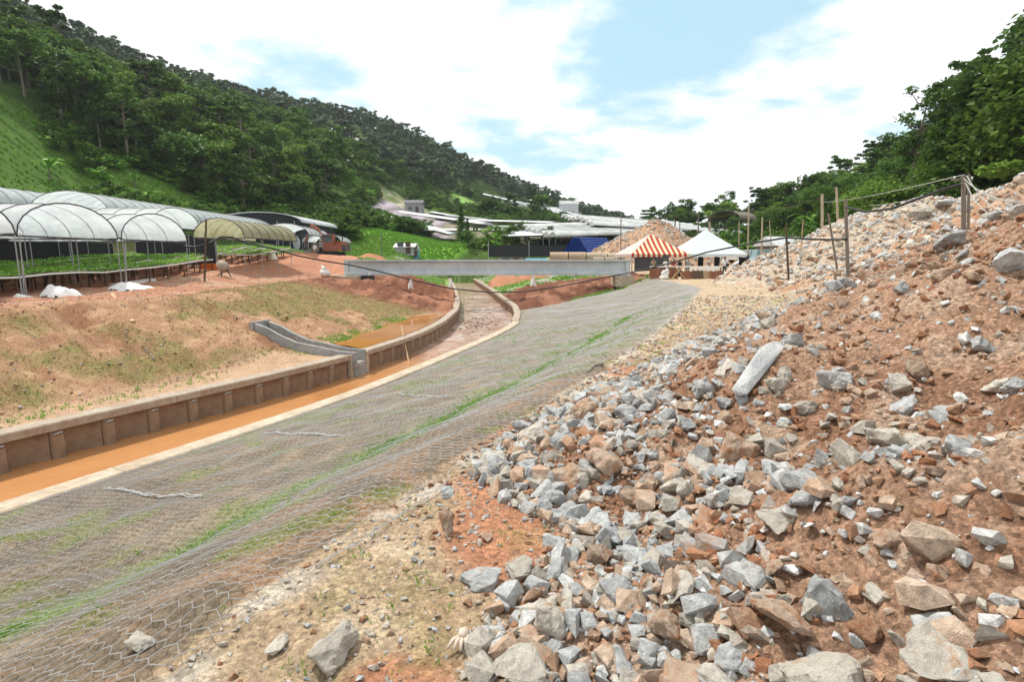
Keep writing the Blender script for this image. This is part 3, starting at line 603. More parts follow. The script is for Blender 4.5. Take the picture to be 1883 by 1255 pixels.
for k in range(2): MB().box((-5.80 + k * .16, 19.6 + k * .3, -2.55), (.18, .10, .5), rz=-.3).build('stub_pile', M['pile_concrete'], dr)

# ------------------------------------------------------------------ bridge girder and seats
GY0 = 46.0; gl, gr = -14.0, 9.85
gd = thing('bridge_girder', 'long pale grey concrete bridge girder spanning the river', 'girder', (0, GY0, .3))
def prism_x(prof, x0, x1, y0):
    n = len(prof); m = MB(); vs = [(x0, y0 + p[0], p[1]) for p in prof] + [(x1, y0 + p[0], p[1]) for p in prof]
    return m.add(vs, [(i, (i + 1) % n, n + (i + 1) % n, n + i) for i in range(n)] + [tuple(range(n))[::-1], tuple(range(n, 2 * n))])
prism_x([(-.11, .62), (.11, .62), (.11, 1.40), (-.11, 1.40)], gl + .35, gr - .35, GY0).build('web', M['girder'], gd)
prism_x([(-.42, .28), (.42, .28), (.42, .48), (.112, .64), (-.112, .64), (-.42, .48)], gl, gr, GY0).build('bottom_flange', M['girder'], gd)
prism_x([(-.112, 1.36), (.112, 1.36), (.38, 1.44), (.38, 1.57), (-.38, 1.57), (-.38, 1.44)], gl, gr, GY0).build('top_flange', M['girder'], gd)
for x0, x1 in ((gl, gl + .35), (gr - .35, gr)): prism_x([(-.30, .50), (.30, .50), (.30, 1.42), (-.30, 1.42)], x0, x1, GY0).build('end_block', M['girder'], gd)
ab = thing('bridge_abutment', 'pale grey concrete bridge seat under the girder beside the red bank', 'abutment', (-14.2, 45.7, -.9))
MB().box((-13.4, 45.7, -.35), (1.7, 2.6, 1.2)).build('seat_block', M['pale_concrete'], ab); MB().box((-14.9, 45.5, -.2), (1.25, 2.0, 1.0)).build('back_block', M['tan_pipe'], ab); MB().box((-13.35, 45.9, .262), (.9, .8, .03)).build('bearing', M['black'], ab)
MB().box((-12.2, 46.3, -.35), (.7, 1.8, 1.15)).build('inner_pier', M['black'], ab)
ab = thing('bridge_abutment', 'concrete bridge seat under the girder beside the netted bank', 'abutment', (9.2, 46, -.5))
MB().box((9.3, 46.2, -.2), (1.5, 2.4, .9)).build('seat_block', M['pale_concrete'], ab); MB().box((9.3, 46, .264), (.8, .8, .028)).build('bearing', M['black'], ab)

# ------------------------------------------------------------------ hexagonal wire netting on the right bank
def netting(cell, dmin, dmax, r0, r1):
    hgt = cell * .5; rows = []
    crest = walk(xC, -1.0, 43.0); tot = crest[2][-1]
    P0 = []; P1 = []; T = []
    nu = int(tot / (cell * 1.5 * .667)); 
    # hexagon lattice in (u along the bank, w down the slope)
    a = cell / math.sqrt(3)                      # hexagon side
    us = np.arange(0, tot, 1.5 * a)
    segs = []
    for i, u in enumerate(us):
        pc, _ = along(crest, u); y = pc.y
        Wd = math.hypot(float(xC(y) - xR(y)) - .42, 0) * .98
        d = math.hypot(pc.x, pc.y); wmax = Wd
        if d > dmax or d < dmin: continue
        nw = int((wmax + .3) / cell)
        off = cell / 2 if i % 2 else 0
        w0 = -.26 + .13 * vnoise(np.array([u * 1.1]), np.array([0.]), 3)[0] * 2
        for j in range(nw):
            wv = w0 * 0 - .22 + j * cell + off
            if wv < -.22 + .30 * vnoise(np.array([u * 1.4]), np.array([3.]), 5)[0]: continue
            # a centre-left vertex of the cell: three edges
            segs.append((u - a / 2, wv, u + a / 2, wv)); segs.append((u + a / 2, wv, u + a, wv + cell / 2)); segs.append((u + a / 2, wv, u + a, wv - cell / 2))
    S = np.array(segs)
    def place(u, w):
        x = np.interp(u, crest[2], crest[0]); y = np.interp(u, crest[2], crest[1])
        e = .3; tx = np.interp(u + e, crest[2], crest[0]) - np.interp(u - e, crest[2], crest[0]); ty = np.interp(u + e, crest[2], crest[1]) - np.interp(u - e, crest[2], crest[1])
        l = np.hypot(tx, ty) + 1e-9; nxx, nyy = -ty / l, tx / l
        jx = (vnoise(u * 1.3, w * 1.3, 201) - .5) * .16 + (vnoise(u * 7, w * 7, 203) - .5) * .035; jy = (vnoise(u * 1.3 + 40, w * 1.3, 205) - .5) * .16 + (vnoise(u * 7 + 30, w * 7, 207) - .5) * .035
        X = x + nxx * w + jx; Yv = y + nyy * w + jy
        return X, Yv
    xa, ya = place(S[:, 0], S[:, 1]); xb, yb = place(S[:, 2], S[:, 3])
    ok = (xa > xR(ya) + .5) & (xb > xR(yb) + .5) & (ya < 36.3 + np.clip(xa - .6, 0, 20) * .88); xa, ya, xb, yb = xa[ok], ya[ok], xb[ok], yb[ok]
    lift = lambda x, y: ground(x, y) + .026 + .03 * np.clip(fbm(x * 1.2, y * 1.2, 2, 211) - .42, 0, 1) * 2
    za, zb = lift(xa, ya), lift(xb, yb)
    A = np.stack([xa, ya, za], -1); B = np.stack([xb, yb, zb], -1)
    d = B - A; L = np.linalg.norm(d, axis=1); good = (L > .01) & (L < cell * 3.2); A, B, d, L = A[good], B[good], d[good], L[good]
    d /= L[:, None]; up = np.array([0, 0, 1.0]); sx_ = np.cross(d, up); sx_ /= np.linalg.norm(sx_, axis=1)[:, None] + 1e-9; sz_ = np.cross(sx_, d)
    rad = np.clip(r0 + .0001 * np.hypot(A[:, 0], A[:, 1]), r0, r1)[:, None]
    V = []
    for k in range(3):
        an = 2 * math.pi * k / 3 + math.pi / 2; o = (sx_ * math.cos(an) + sz_ * math.sin(an)) * rad; V.append(A + o); V.append(B + o)
    V = np.stack(V, 1).reshape(-1, 3); n = len(A); base = (np.arange(n) * 6)[:, None]
    F = np.concatenate([base + np.array([[0, 1, 3, 2]]), base + np.array([[2, 3, 5, 4]]), base + np.array([[4, 5, 1, 0]])])
    o = link_mesh('wire_netting', np_mesh('wire_netting', V, F, M['wire'])); tag(o, 'galvanised hexagonal wire netting spread over the ' + ('near' if dmin < 5 else 'far') + ' grey river bank', 'netting', None, 'stuff')
netting(.108, 0, 20, .0022, .0034)
netting(.30, 20, 44, .006, .007)
# lacing wires where two widths of net overlap, and the selvedge along the track
def lacing(pts, label, r=.008, strands=3):
    m = MB()
    for k in range(strands):
        q = []
        for i in range(len(pts) - 1):
            a, b = Vector(pts[i]), Vector(pts[i + 1]); n = max(2, int((b - a).length / .12))
            for j in range(n):
                p = a.lerp(b, j / n); x, y = p.x + random.uniform(-.025, .025), p.y + random.uniform(-.025, .025); q.append((x, y, gz(x, y) + .02 + random.uniform(0, .02)))
        m.tube(q, r, 4)
    return tag(m.build('wire_lacing', M['wire']), label, 'wire', 'laced net seams on the river bank')
for (a, b, lab) in (((190, 880), (380, 920), 'the longest of the seams'), ((486, 782), (640, 803), 'halfway along the bank'), ((735, 728), (830, 742), 'short seam closest to the bend')):
    A = at_z(*a, -1.5); B = at_z(*b, -1.15); lacing([A, B], 'twisted wire seam crossing the netted bank, ' + lab)
lacing([(float(xC(y)) + .16 + .08 * math.sin(y * 2.3), y) + (0,) for y in np.arange(2.7, 4.3, .3)], 'frayed wire selvedge of the netting along the sandy track', .0022, 3)
# ------------------------------------------------------------------ rocks
def hull_rock(seed, npts, sc, bevel=0):
    r = random.Random(seed); bm = bmesh.new()
    for i in range(npts):
        while True:
            p = Vector((r.uniform(-1, 1), r.uniform(-1, 1), r.uniform(-1, 1)))
            if .55 < p.length < 1.25: break
        p = Vector([math.copysign(abs(c) ** .75, c) for c in p])
        bm.verts.new((p.x * sc[0], p.y * sc[1], p.z * sc[2]))
    res = bmesh.ops.convex_hull(bm, input=bm.verts)
    bmesh.ops.delete(bm, geom=list({g for g in list(res['geom_interior']) + list(res['geom_unused']) if isinstance(g, bmesh.types.BMVert)}), context='VERTS')
    bmesh.ops.dissolve_limit(bm, angle_limit=R(14), verts=bm.verts, edges=bm.edges)
    if bevel:
        bmesh.ops.bevel(bm, geom=list(bm.edges), offset=bevel, offset_type='OFFSET', segments=1, profile=.6, affect='EDGES', clamp_overlap=True)
    bmesh.ops.triangulate(bm, faces=bm.faces)
    bmesh.ops.recalc_face_normals(bm, faces=bm.faces)
    return bm
ROCKS = []
for i in range(18):
    r = random.Random(i); sc = (1, r.uniform(.62, .95), r.uniform(.38, .75))
    bm = hull_rock(100 + i, r.randint(13, 20), sc, .035)
    for L_ in (.5, .3, .2):
        bmesh.ops.subdivide_edges(bm, edges=[e for e in bm.edges if e.calc_length() > L_], cuts=1, use_grid_fill=False); bmesh.ops.triangulate(bm, faces=bm.faces)
    bm.normal_update()
    for v in bm.verts:
        q = v.co + Vector((i * 7.1, 0, 0)); k = mnoise.noise(q * 1.7) * .10 + mnoise.noise(q * 4.3) * .055 + mnoise.noise(q * 9.5) * .03 + (.05 if mnoise.noise(q * 2.6 + Vector((9, 3, 1))) > .12 else 0)
        v.co += v.normal * k
    bmesh.ops.triangulate(bm, faces=bm.faces); bmesh.ops.recalc_face_normals(bm, faces=bm.faces)
    me = bpy.data.meshes.new('rock'); bm.to_mesh(me); bm.free(); ROCKS.append(me)
RK = {}
def rock_mesh(i, mk):
    if (i, mk) not in RK:
        me = ROCKS[i].copy(); me.materials.clear(); me.materials.append(M[mk]); RK[(i, mk)] = me
    return RK[(i, mk)]
PLACED = []      # (x, y, r)
def put_rock(x, y, r, mk, label, group=None, i=None, rot=None, sink=.25, z=None, scale=None):
    i = random.randrange(18) if i is None else i
    o = link_mesh('rock', rock_mesh(i, mk)); tag(o, label, 'rock', group)
    o.scale = scale or (r, r * random.uniform(.85, 1.1), r * random.uniform(.8, 1.15))
    o.rotation_euler = rot or (random.uniform(-.5, .5), random.uniform(-.5, .5), random.uniform(0, 6.28))
    zz = sz(x, y) if z is None else z
    o.location = (x, y, zz + r * (.45 - sink)); PLACED.append((x, y, r)); return o
# rocks one can point to
SPEC = [ (615, 1205, .155, 'rock_pale', 'broad pale flat-topped rock lying alone on the sandy track', .10), (512, 1187, .075, 'rock_pale', 'small pale pointed rock on the track beside the broad flat one', .1),
 (258, 1163, .075, 'rock_pale', 'small cream rock resting on the hexagonal wire netting', -.05), (820, 982, .12, 'rock_tan', 'upright tan rock standing on the track away from the heap', -.1), (826, 900, .11, 'rock_grey', 'flat grey rock half sunk in the track by the netting edge', .25),
 (888, 1070, .14, 'rock_grey', 'tilted grey slab lying on red clay at the heap foot', .1), (957, 1058, .14, 'rock_pale', 'pale rounded rock on the red clay beside the tilted slab', .1), (895, 993, .065, 'rock_tan', 'small tan stone on the bare red clay patch', .1)]
for px, py, r, mk, lab, sk in SPEC:
    r *= .85; p = at_z(px, py, .02); put_rock(p.x, p.y, r, mk, lab, i=[8, 3, 11, 5, 13, 2, 16, 7][len(PLACED) % 8], rot=(random.uniform(-.15, .15), random.uniform(-.15, .15), random.uniform(0, 6)), sink=sk, scale=(r, r * .9, r * .58) if 'upright' not in lab else (r * .8, r * .7, r * 1.3))
def on_heap(px, py):
    "where the sight line through a photo point meets the rubble surface"
    ts = np.arange(1.0, 45, .015); a = at(px, py, 1.0); k = Vector((a.x, 1, a.z - CAMZ)); Z = surf(k.x * ts, ts); hit = np.where(CAMZ + k.z * ts <= Z)[0]
    t = ts[hit[0]] if len(hit) else 45; return Vector((k.x * t, t, CAMZ + k.z * t))
BIG = [(1290, 872, 75, 'rock_pale', 'large pale smooth boulder at the upper edge of the rock pile'), (1155, 925, 78, 'rock_tan', 'big pinkish tan boulder wedged in the middle of the rock pile'), (1025, 930, 88, 'rock_grey', 'broad cracked grey boulder at the outer edge of the rock pile'),
 (1265, 1000, 52, 'rock_grey', 'blocky square grey boulder perched on the rock pile'), (1258, 1085, 82, 'rock_pale', 'large pale wedge boulder low in the rock pile'), (1420, 1060, 62, 'rock_tan', 'square tan boulder where rock pile meets red earth'), (1275, 1155, 72, 'rock_pale', 'tilted pale slab boulder standing on edge in the rock pile'),
 (1060, 1095, 58, 'rock_grey', 'steep grey pyramid boulder near the red clay'), (1140, 1235, 88, 'rock_grey', 'flat diamond shaped grey boulder low beside the track'), (1225, 1230, 66, 'rock_grey', 'grey boulder split beside the diamond shaped one'), (1618, 818, 86, 'rock_pale', 'large olive pale block bedded high in the red heap face'),
 (1630, 1010, 92, 'rock_tan', 'big split tan boulder bedded in the red heap face'), (1590, 1175, 92, 'rock_red', 'rusty red boulder low in the red heap face'), (1655, 755, 72, 'rock_grey', 'grey blue wedge boulder high on the red heap face'), (1730, 1070, 86, 'rock_tan', 'two toned tan and grey boulder in the red heap face'),
 (1380, 700, 62, 'rock_grey', 'grey boulder beside the long slab on the heap shoulder'), (1455, 640, 66, 'rock_grey', 'large flat grey plate rock at the head of the long slab'), (1330, 750, 50, 'rock_grey', 'grey capped boulder above a tan block on the heap'), (1332, 775, 42, 'rock_tan', 'tan block under the grey capped boulder'), (1425, 720, 66, 'rock_pale', 'pale angular boulder sticking out of the heap shoulder'),
 (1860, 490, 95, 'rock_grey', 'huge pale grey boulder at the crest of the heap'), (1725, 500, 56, 'rock_tan', 'tan boulder in a hollow below the heap crest'), (1790, 520, 60, 'rock_tan', 'brown boulder beside the huge crest boulder'), (1735, 385, 50, 'rock_grey', 'white grey boulder on the skyline of the heap'), (1690, 400, 46, 'rock_pale', 'pale cracked boulder just under the heap skyline'), (1775, 390, 36, 'rock_grey', 'small grey skyline boulder beside the wooden post'), (1745, 455, 72, 'rock_grey', 'long flat grey slab below the heap skyline'), (1830, 405, 40, 'rock_grey', 'grey rock under the wires near the heap crest'),
 (1820, 650, 70, 'rock_grey', 'grey slab pair stacked on the heap face'), (1690, 690, 62, 'rock_tan', 'tan block cluster on the upper heap face'), (1870, 720, 60, 'rock_grey', 'grey slab leaning out of the heap face'), (1800, 1060, 52, 'rock_tan', 'pointed tan rock over a dark hollow in the heap'), (1715, 875, 50, 'rock_tan', 'small tan boulder bedded in brown earth')]
for k, (px, py, r, mk, lab) in enumerate(BIG):
    p = on_heap(px, py); put_rock(p.x, p.y, r * .00041 * p.y, mk, lab, i=k % 18, sink=.12)
p = on_heap(1395, 690); sl = MB(); ang = .62
bm = hull_rock(901, 24, (.62, .2, .075), .03); me = bpy.data.meshes.new('stone_slab'); bm.to_mesh(me); bm.free(); me.materials.append(M['rock_grey'])
o = link_mesh('stone_slab', me); o.location = p + Vector((0, 0, .07)); o.rotation_euler = (.15, -.45, .75); o.scale = (.60, .40, .6); tag(o, 'long flat grey stone slab leaning on the heap shoulder', 'slab')
# look-alikes: rocks of the pile at the foot, rocks bedded in the face, scattered ones on the track
CL = {('foot', 'rock_grey'): ('angular grey rock in the loose pile at the heap foot', 'grey rocks of the pile at the heap foot'), ('foot', 'rock_pale'): ('angular cream rock in the loose pile at the heap foot', 'cream rocks of the pile at the heap foot'), ('foot', 'rock_tan'): ('angular tan rock in the loose pile at the heap foot', 'tan rocks of the pile at the heap foot'),
      ('face', 'rock_grey'): ('grey rock bedded in the red earth of the heap face', 'grey rocks in the heap face'), ('face', 'rock_tan'): ('tan rock bedded in the red earth of the heap face', 'tan rocks in the heap face'), ('face', 'rock_pale'): ('cream rock bedded in the red earth of the heap face', 'cream rocks in the heap face')}
def clear(x, y, r, k=.72):
    for a, b, c in PLACED:
        if (a - x) ** 2 + (b - y) ** 2 < (k * (c + r)) ** 2: return False
    return True
def foot_width(y): return float(np.interp(y, [1.2, 2, 3, 4.2, 5.5, 8, 12, 18, 24], [1.9, 1.7, 1.9, 2.1, 1.9, 2.4, 2.8, 2.0, 1.0]))
n = 0; tries = 0
while n < 175 and tries < 9000:
    tries += 1; y = 1.25 + (random.random() ** 1.35) * 13; d = abs(random.gauss(0, .5)) * foot_width(y) * .9 - .05; x = float(xT_heap(y)) + d
    r = random.uniform(.062, .122) * (1 + .04 * y) * (1.25 if random.random() < .2 else 1)
    if abs(x) > y * .98 + .2 or not clear(x, y, r, .62): continue
    mk = random.choices(['rock_grey', 'rock_pale', 'rock_tan'], [.55, .25, .2])[0]; put_rock(x, y, r, mk, *CL[('foot', mk)], sink=random.uniform(-.05, .25)); n += 1
n = 0
while n < 85 and tries < 20000:
    tries += 1; y = 1.1 + (random.random() ** 1.2) * 12; x = float(xT_heap(y)) + foot_width(y) * .8 + random.random() * 6
    r = random.uniform(.05, .115) * (1 + .05 * y)
    if x > y * .97 + .1 or not clear(x, y, r, .9): continue
    mk = random.choices(['rock_grey', 'rock_pale', 'rock_tan'], [.45, .15, .4])[0]; put_rock(x, y, r, mk, *CL[('face', mk)], sink=random.uniform(.15, .4)); n += 1
# the countless small stones, by patches
SM = []
for i in range(24):
    rr = random.Random(i + 50); bm = hull_rock(500 + i, rr.randint(10, 14), (1, rr.uniform(.65, .95), rr.uniform(.5, .8)), 0)
    bm.verts.ensure_lookup_table(); bm.verts.index_update(); SM.append((np.array([v.co for v in bm.verts]), np.array([[v.index for v in f.verts] for f in bm.faces]))); bm.free()
def scatter(name, label, X, Y, S, matl, sink=.15, flat=1.0, zfun=surf, tilt=.35):
    n = len(X); Z = zfun(X, Y); Vs = []; Fs = []; b = 0; which = rng.integers(0, 24, n)
    for k in range(24):
        id_ = np.where(which == k)[0]
        if not len(id_): continue
        v, f = SM[k]; m = len(id_); s = S[id_]
        az = rng.uniform(0, 6.28, m); tx = rng.normal(0, tilt, m); ty = rng.normal(0, tilt, m)
        P = v[None] * np.stack([s, s, s * flat], -1)[:, None]
        c, sn = np.cos(tx)[:, None], np.sin(tx)[:, None]; y1 = P[..., 1] * c - P[..., 2] * sn; z1 = P[..., 1] * sn + P[..., 2] * c
        c, sn = np.cos(ty)[:, None], np.sin(ty)[:, None]; x1 = P[..., 0] * c + z1 * sn; z2 = -P[..., 0] * sn + z1 * c
        c, sn = np.cos(az)[:, None], np.sin(az)[:, None]; x2 = x1 * c - y1 * sn; y2 = x1 * sn + y1 * c
        Q = np.stack([x2 + X[id_][:, None], y2 + Y[id_][:, None], z2 + (Z[id_] + s * (.4 - sink))[:, None]], -1)
        Vs.append(Q.reshape(-1, 3)); Fs.append((f[None] + (np.arange(m) * len(v))[:, None, None]).reshape(-1, 3) + b); b += m * len(v)
    V = np.concatenate(Vs); F = np.concatenate(Fs)
    o = link_mesh(name, np_mesh(name, V, F, M[matl])); return tag(o, label, 'stones', None, 'stuff')
def heap_pts(n, ymax, foot, pw=1.3, spread=7):
    y = .9 + rng.random(n) ** pw * ymax
    fw = np.interp(y, [1.2, 2, 3, 4.2, 5.5, 8, 12, 18, 24], [1.9, 1.7, 1.9, 2.1, 1.9, 2.4, 2.8, 2.0, 1.0])
    x = xT_heap(y) + (np.abs(rng.normal(0, .5, n)) * fw - .15 if foot else rng.random(n) ** .8 * spread)
    k = (x < y * 1.0 + .5) & (x > -1.5); return x[k], y[k]
def sizes(n, a, b, y, g=.05): return (a + (b - a) * rng.random(n) ** 2.6) * (1 + g * y)
for nm, mk, a in (('grey', 'rock_grey', .5), ('cream', 'rock_pale', .3), ('tan', 'rock_tan', .3)):
    x, y = heap_pts(int(3400 * a), 17, True); scatter('loose_stones', nm + ' fist sized stones between the rocks at the heap foot', x, y, sizes(len(x), .03, .085, y), mk, .0)
for nm, mk, a in (('grey', 'rock_grey', .25), ('cream', 'rock_pale', .15), ('tan', 'rock_tan', .35), ('red', 'rock_red', .48)):
    x, y = heap_pts(int(21000 * a), 20, False, 1.5); scatter('loose_stones', nm + ' chips and clods strewn over the red heap face', x, y, sizes(len(x), .006, .040, y, .08), mk, .15)
    x, y = heap_pts(int(8000 * a), 14, True, 1.4); scatter('loose_stones', nm + ' chips among the rocks at the heap foot', x, y, sizes(len(x), .008, .035, y, .07), mk, .1)
# gravel on the track and on the farther heaps
def path_pts(n, ymax, pw=2.0):
    y = .9 + rng.random(n) ** pw * ymax; c = xC(y); t = xT_heap(y) + .3; x = c + .02 + (np.maximum(t - c, .4)) * rng.random(n); k = np.abs(x) < y * 1.1 + .6; return x[k], y[k]
for nm, mk, a in (('pale', 'rock_pale', .45), ('tan', 'rock_tan', .4), ('grey', 'rock_grey', .25), ('red', 'rock_red', .15)):
    x, y = path_pts(int(5500 * a), 24); scatter('gravel', nm + ' gravel chips on the sandy track', x, y, sizes(len(x), .004, .022, y, .12), mk, .15, .8, ground)
def disc_pts(n, fn, x0, x1, y0, y1):
    x = rng.uniform(x0, x1, n); y = rng.uniform(y0, y1, n); k = fn(x, y) > .05; return x[k], y[k]
for fn, bx, lab, n in ((heap_b, (13, 33, 13, 30), 'on the tall brown heap behind the wooden post', 5000), (heap_c, (15, 40, 26, 45), 'on the stony heap behind the leaning posts', 9000), (heap_d, (10, 27, 61, 76), 'on the heap behind the striped canopy', 2600)):
    for nm, mk, a in (('grey', 'rock_grey', .4), ('cream', 'rock_pale', .35), ('tan', 'rock_tan', .35)):
        x, y = disc_pts(int(n * a), fn, *bx); scatter('loose_stones', nm + ' broken stones ' + lab, x, y, sizes(len(x), .05, .24, y * 0), mk, .1)
# rubble stones at the far end of the track and weeds of stone by the net edge
x = rng.uniform(12, 26, 900); y = rng.uniform(24, 46, 900); k = (x > xC(y) + 1) & (x > .36 * y); scatter('loose_stones', 'pale stones strewn on the far end of the sandy track', x[k], y[k], sizes(k.sum(), .03, .12, y[k] * 0), 'rock_pale', .1)
# stones and clods on the red left bank
y = rng.uniform(9, 44, 9000); q = rng.random(9000) * 1.1; x = xT(y) + (xK(y) - 3 - xT(y)) * q
for i, (nm, mk) in enumerate((('cream', 'rock_pale'), ('red', 'rock_red'), ('tan', 'rock_tan'))): scatter('loose_stones', nm + ' small stones and clods on the bare red bank', x[i::3], y[i::3], sizes(len(x[i::3]), .008, .055, y[i::3] * 0), mk, .1, .8, ground)
# mud bar and drift in the channel by the bend
x = rng.normal(-2.3, .8, 500); y = rng.normal(35.5, 2.2, 500); k = (x > xL(y) + .1) & (x < xR(y) - .2)
M['mud'] = mat('mud', (.13, .065, .04), .5, .3, 3, .5); scatter('river_drift', 'dark mud clods and drift lying in the shallow bend of the river', x[k], y[k], sizes(k.sum(), .03, .16, y[k] * 0), 'mud', .3, .3, lambda a, b: np.zeros_like(a) - 2.6)
# ------------------------------------------------------------------ grass, weeds and crops (nobody could count them)
def blades(name, label, X, Y, H, matl, zf=None, per=4, wid=.010, lean=.5, cat='grass'):
    n = len(X); Z = (zf or ground)(X, Y); k = n * per
    x = np.repeat(X, per) + rng.normal(0, .025, k); y = np.repeat(Y, per) + rng.normal(0, .025, k); z = np.repeat(Z, per); h = np.repeat(H, per) * rng.uniform(.5, 1.2, k); w = np.repeat(np.full(n, 1.0) * wid, per) if np.isscalar(wid) else np.repeat(wid, per)
    a = rng.uniform(0, 6.28, k); b = rng.uniform(0, 6.28, k); l = rng.uniform(.1, lean, k) * h
    dx, dy = np.cos(a) * w, np.sin(a) * w; lx, ly = np.cos(b) * l, np.sin(b) * l
    V = np.stack([np.stack([x - dx, y - dy, z - .01], -1), np.stack([x + dx, y + dy, z - .01], -1), np.stack([x + lx * .4 + dx * .7, y + ly * .4 + dy * .7, z + h * .6], -1), np.stack([x + lx, y + ly, z + h], -1)], 1).reshape(-1, 3)
    F = (np.arange(k) * 4)[:, None] + np.array([[0, 1, 2, 3]])
    return tag(link_mesh(name, np_mesh(name, V, F, M[matl])), label, cat, None, 'stuff')
# bright strip along the netted bank
u = rng.random(4200) ** 1.4; y = 1.5 + u * 22; c = xC(y); r = xR(y) + .42; gsel = fbm(y * .9, y * 0, 3, 301)
tt = .30 + rng.normal(0, .009, 4200) + (rng.random(4200) < .25) * rng.normal(0, .05, 4200); x = c - tt * (c - r)
k = (rng.random(4200) < sstep(gsel, .36, .6) * .95 + .04); blades('grass', 'bright green weed strip growing through the netting along the bank', x[k], y[k], rng.uniform(.012, .045, k.sum()) * (1 + .05 * y[k]), 'grass', per=7, wid=.003 + .0006 * y[k], lean=1.3)
y = 1.2 + rng.random(5200) ** 1.3 * 24; tt = rng.random(5200); x = xC(y) - tt * (xC(y) - xR(y) - .6); k = fbm(x * 1.7, y * 1.7, 3, 91) > .55
blades('grass', 'thin green weeds poking through the netted bank', x[k], y[k], rng.uniform(.01, .04, k.sum()) * (1 + .05 * y[k]), 'grass', per=4, wid=.003 + .0006 * y[k], lean=1)
x, y = path_pts(1500, 22, 1.6); k = fbm(x * 2.3 + 9, y * 2.3, 3, 101) > .60; blades('grass', 'sparse green weeds on the sandy track', x[k], y[k], rng.uniform(.008, .03, k.sum()) * (1 + .05 * y[k]), 'grass', per=5, wid=.0025 + .0005 * y[k], lean=1.2)
# olive growth on the left bank
y = rng.uniform(9, 36, 26000); q = rng.random(26000); x = xT(y) + (xK(y) - xT(y)) * q; e_ = fbm(x * .25, y * .25, 3, 71); a_ = fbm(x * .8, y * .8, 4, 61)
vg = e_ * .55 + a_ * .45 + .13 * sstep(y, 17, 30) - .10 * sstep(q, .55, .95) * (y < 24); k = (rng.random(26000) < .6 * sstep(vg, .43, .56))
blades('grass', 'short olive grass creeping over the red bank', x[k], y[k], rng.uniform(.015, .06, k.sum()), 'dry_grass', per=3, wid=.010, lean=1.8)
y = rng.uniform(10, 34, 900); x = xT(y) + rng.normal(.1, .35, 900); k = (x < xL(y) - .5) & (fbm(x * 1.6, y * 1.6, 3, 311) > .54)
blades('grass', 'green tufts at the foot of the red bank behind the wall', x[k], y[k], rng.uniform(.03, .12, k.sum()), 'grass', per=5, wid=.010, lean=1)
y = rng.uniform(22, 32.5, 1500); x = xT(y) - rng.random(1500) ** 2 * .8 + .1; k = fbm(x * 1.2, y * 1.2, 3, 317) > .44; blades('grass', 'lush green grass along the puddle edge', x[k], y[k], rng.uniform(.04, .12, k.sum()), 'grass', per=4, wid=.014, lean=1.1)
for s_, yy0, yy1, lab in ((1, 53, 88, 'green grass on the far netted bank beyond the girder'), (-1, 53, 88, 'green grass on the far left bank beyond the girder')):
    y = rng.uniform(yy0, yy1, 5000); q = rng.random(5000); x = xC(y) + (xR(y) + .6 - xC(y)) * q if s_ > 0 else xT(y) + (xK(y) - xT(y)) * q; k = fbm(x * .8, y * .8, 4, 61) > .46
    blades('grass', lab, x[k], y[k], rng.uniform(.1, .3, k.sum()), 'grass', per=3, wid=.05, lean=1)
y = rng.uniform(40.5, 47, 500); x = xC(y) - rng.uniform(0, 1.6, 500) - (47 - y) * .9; blades('grass', 'green weeds edging the cut bank below the girder end', x, y, rng.uniform(.1, .3, 500), 'grass', per=4, wid=.03)

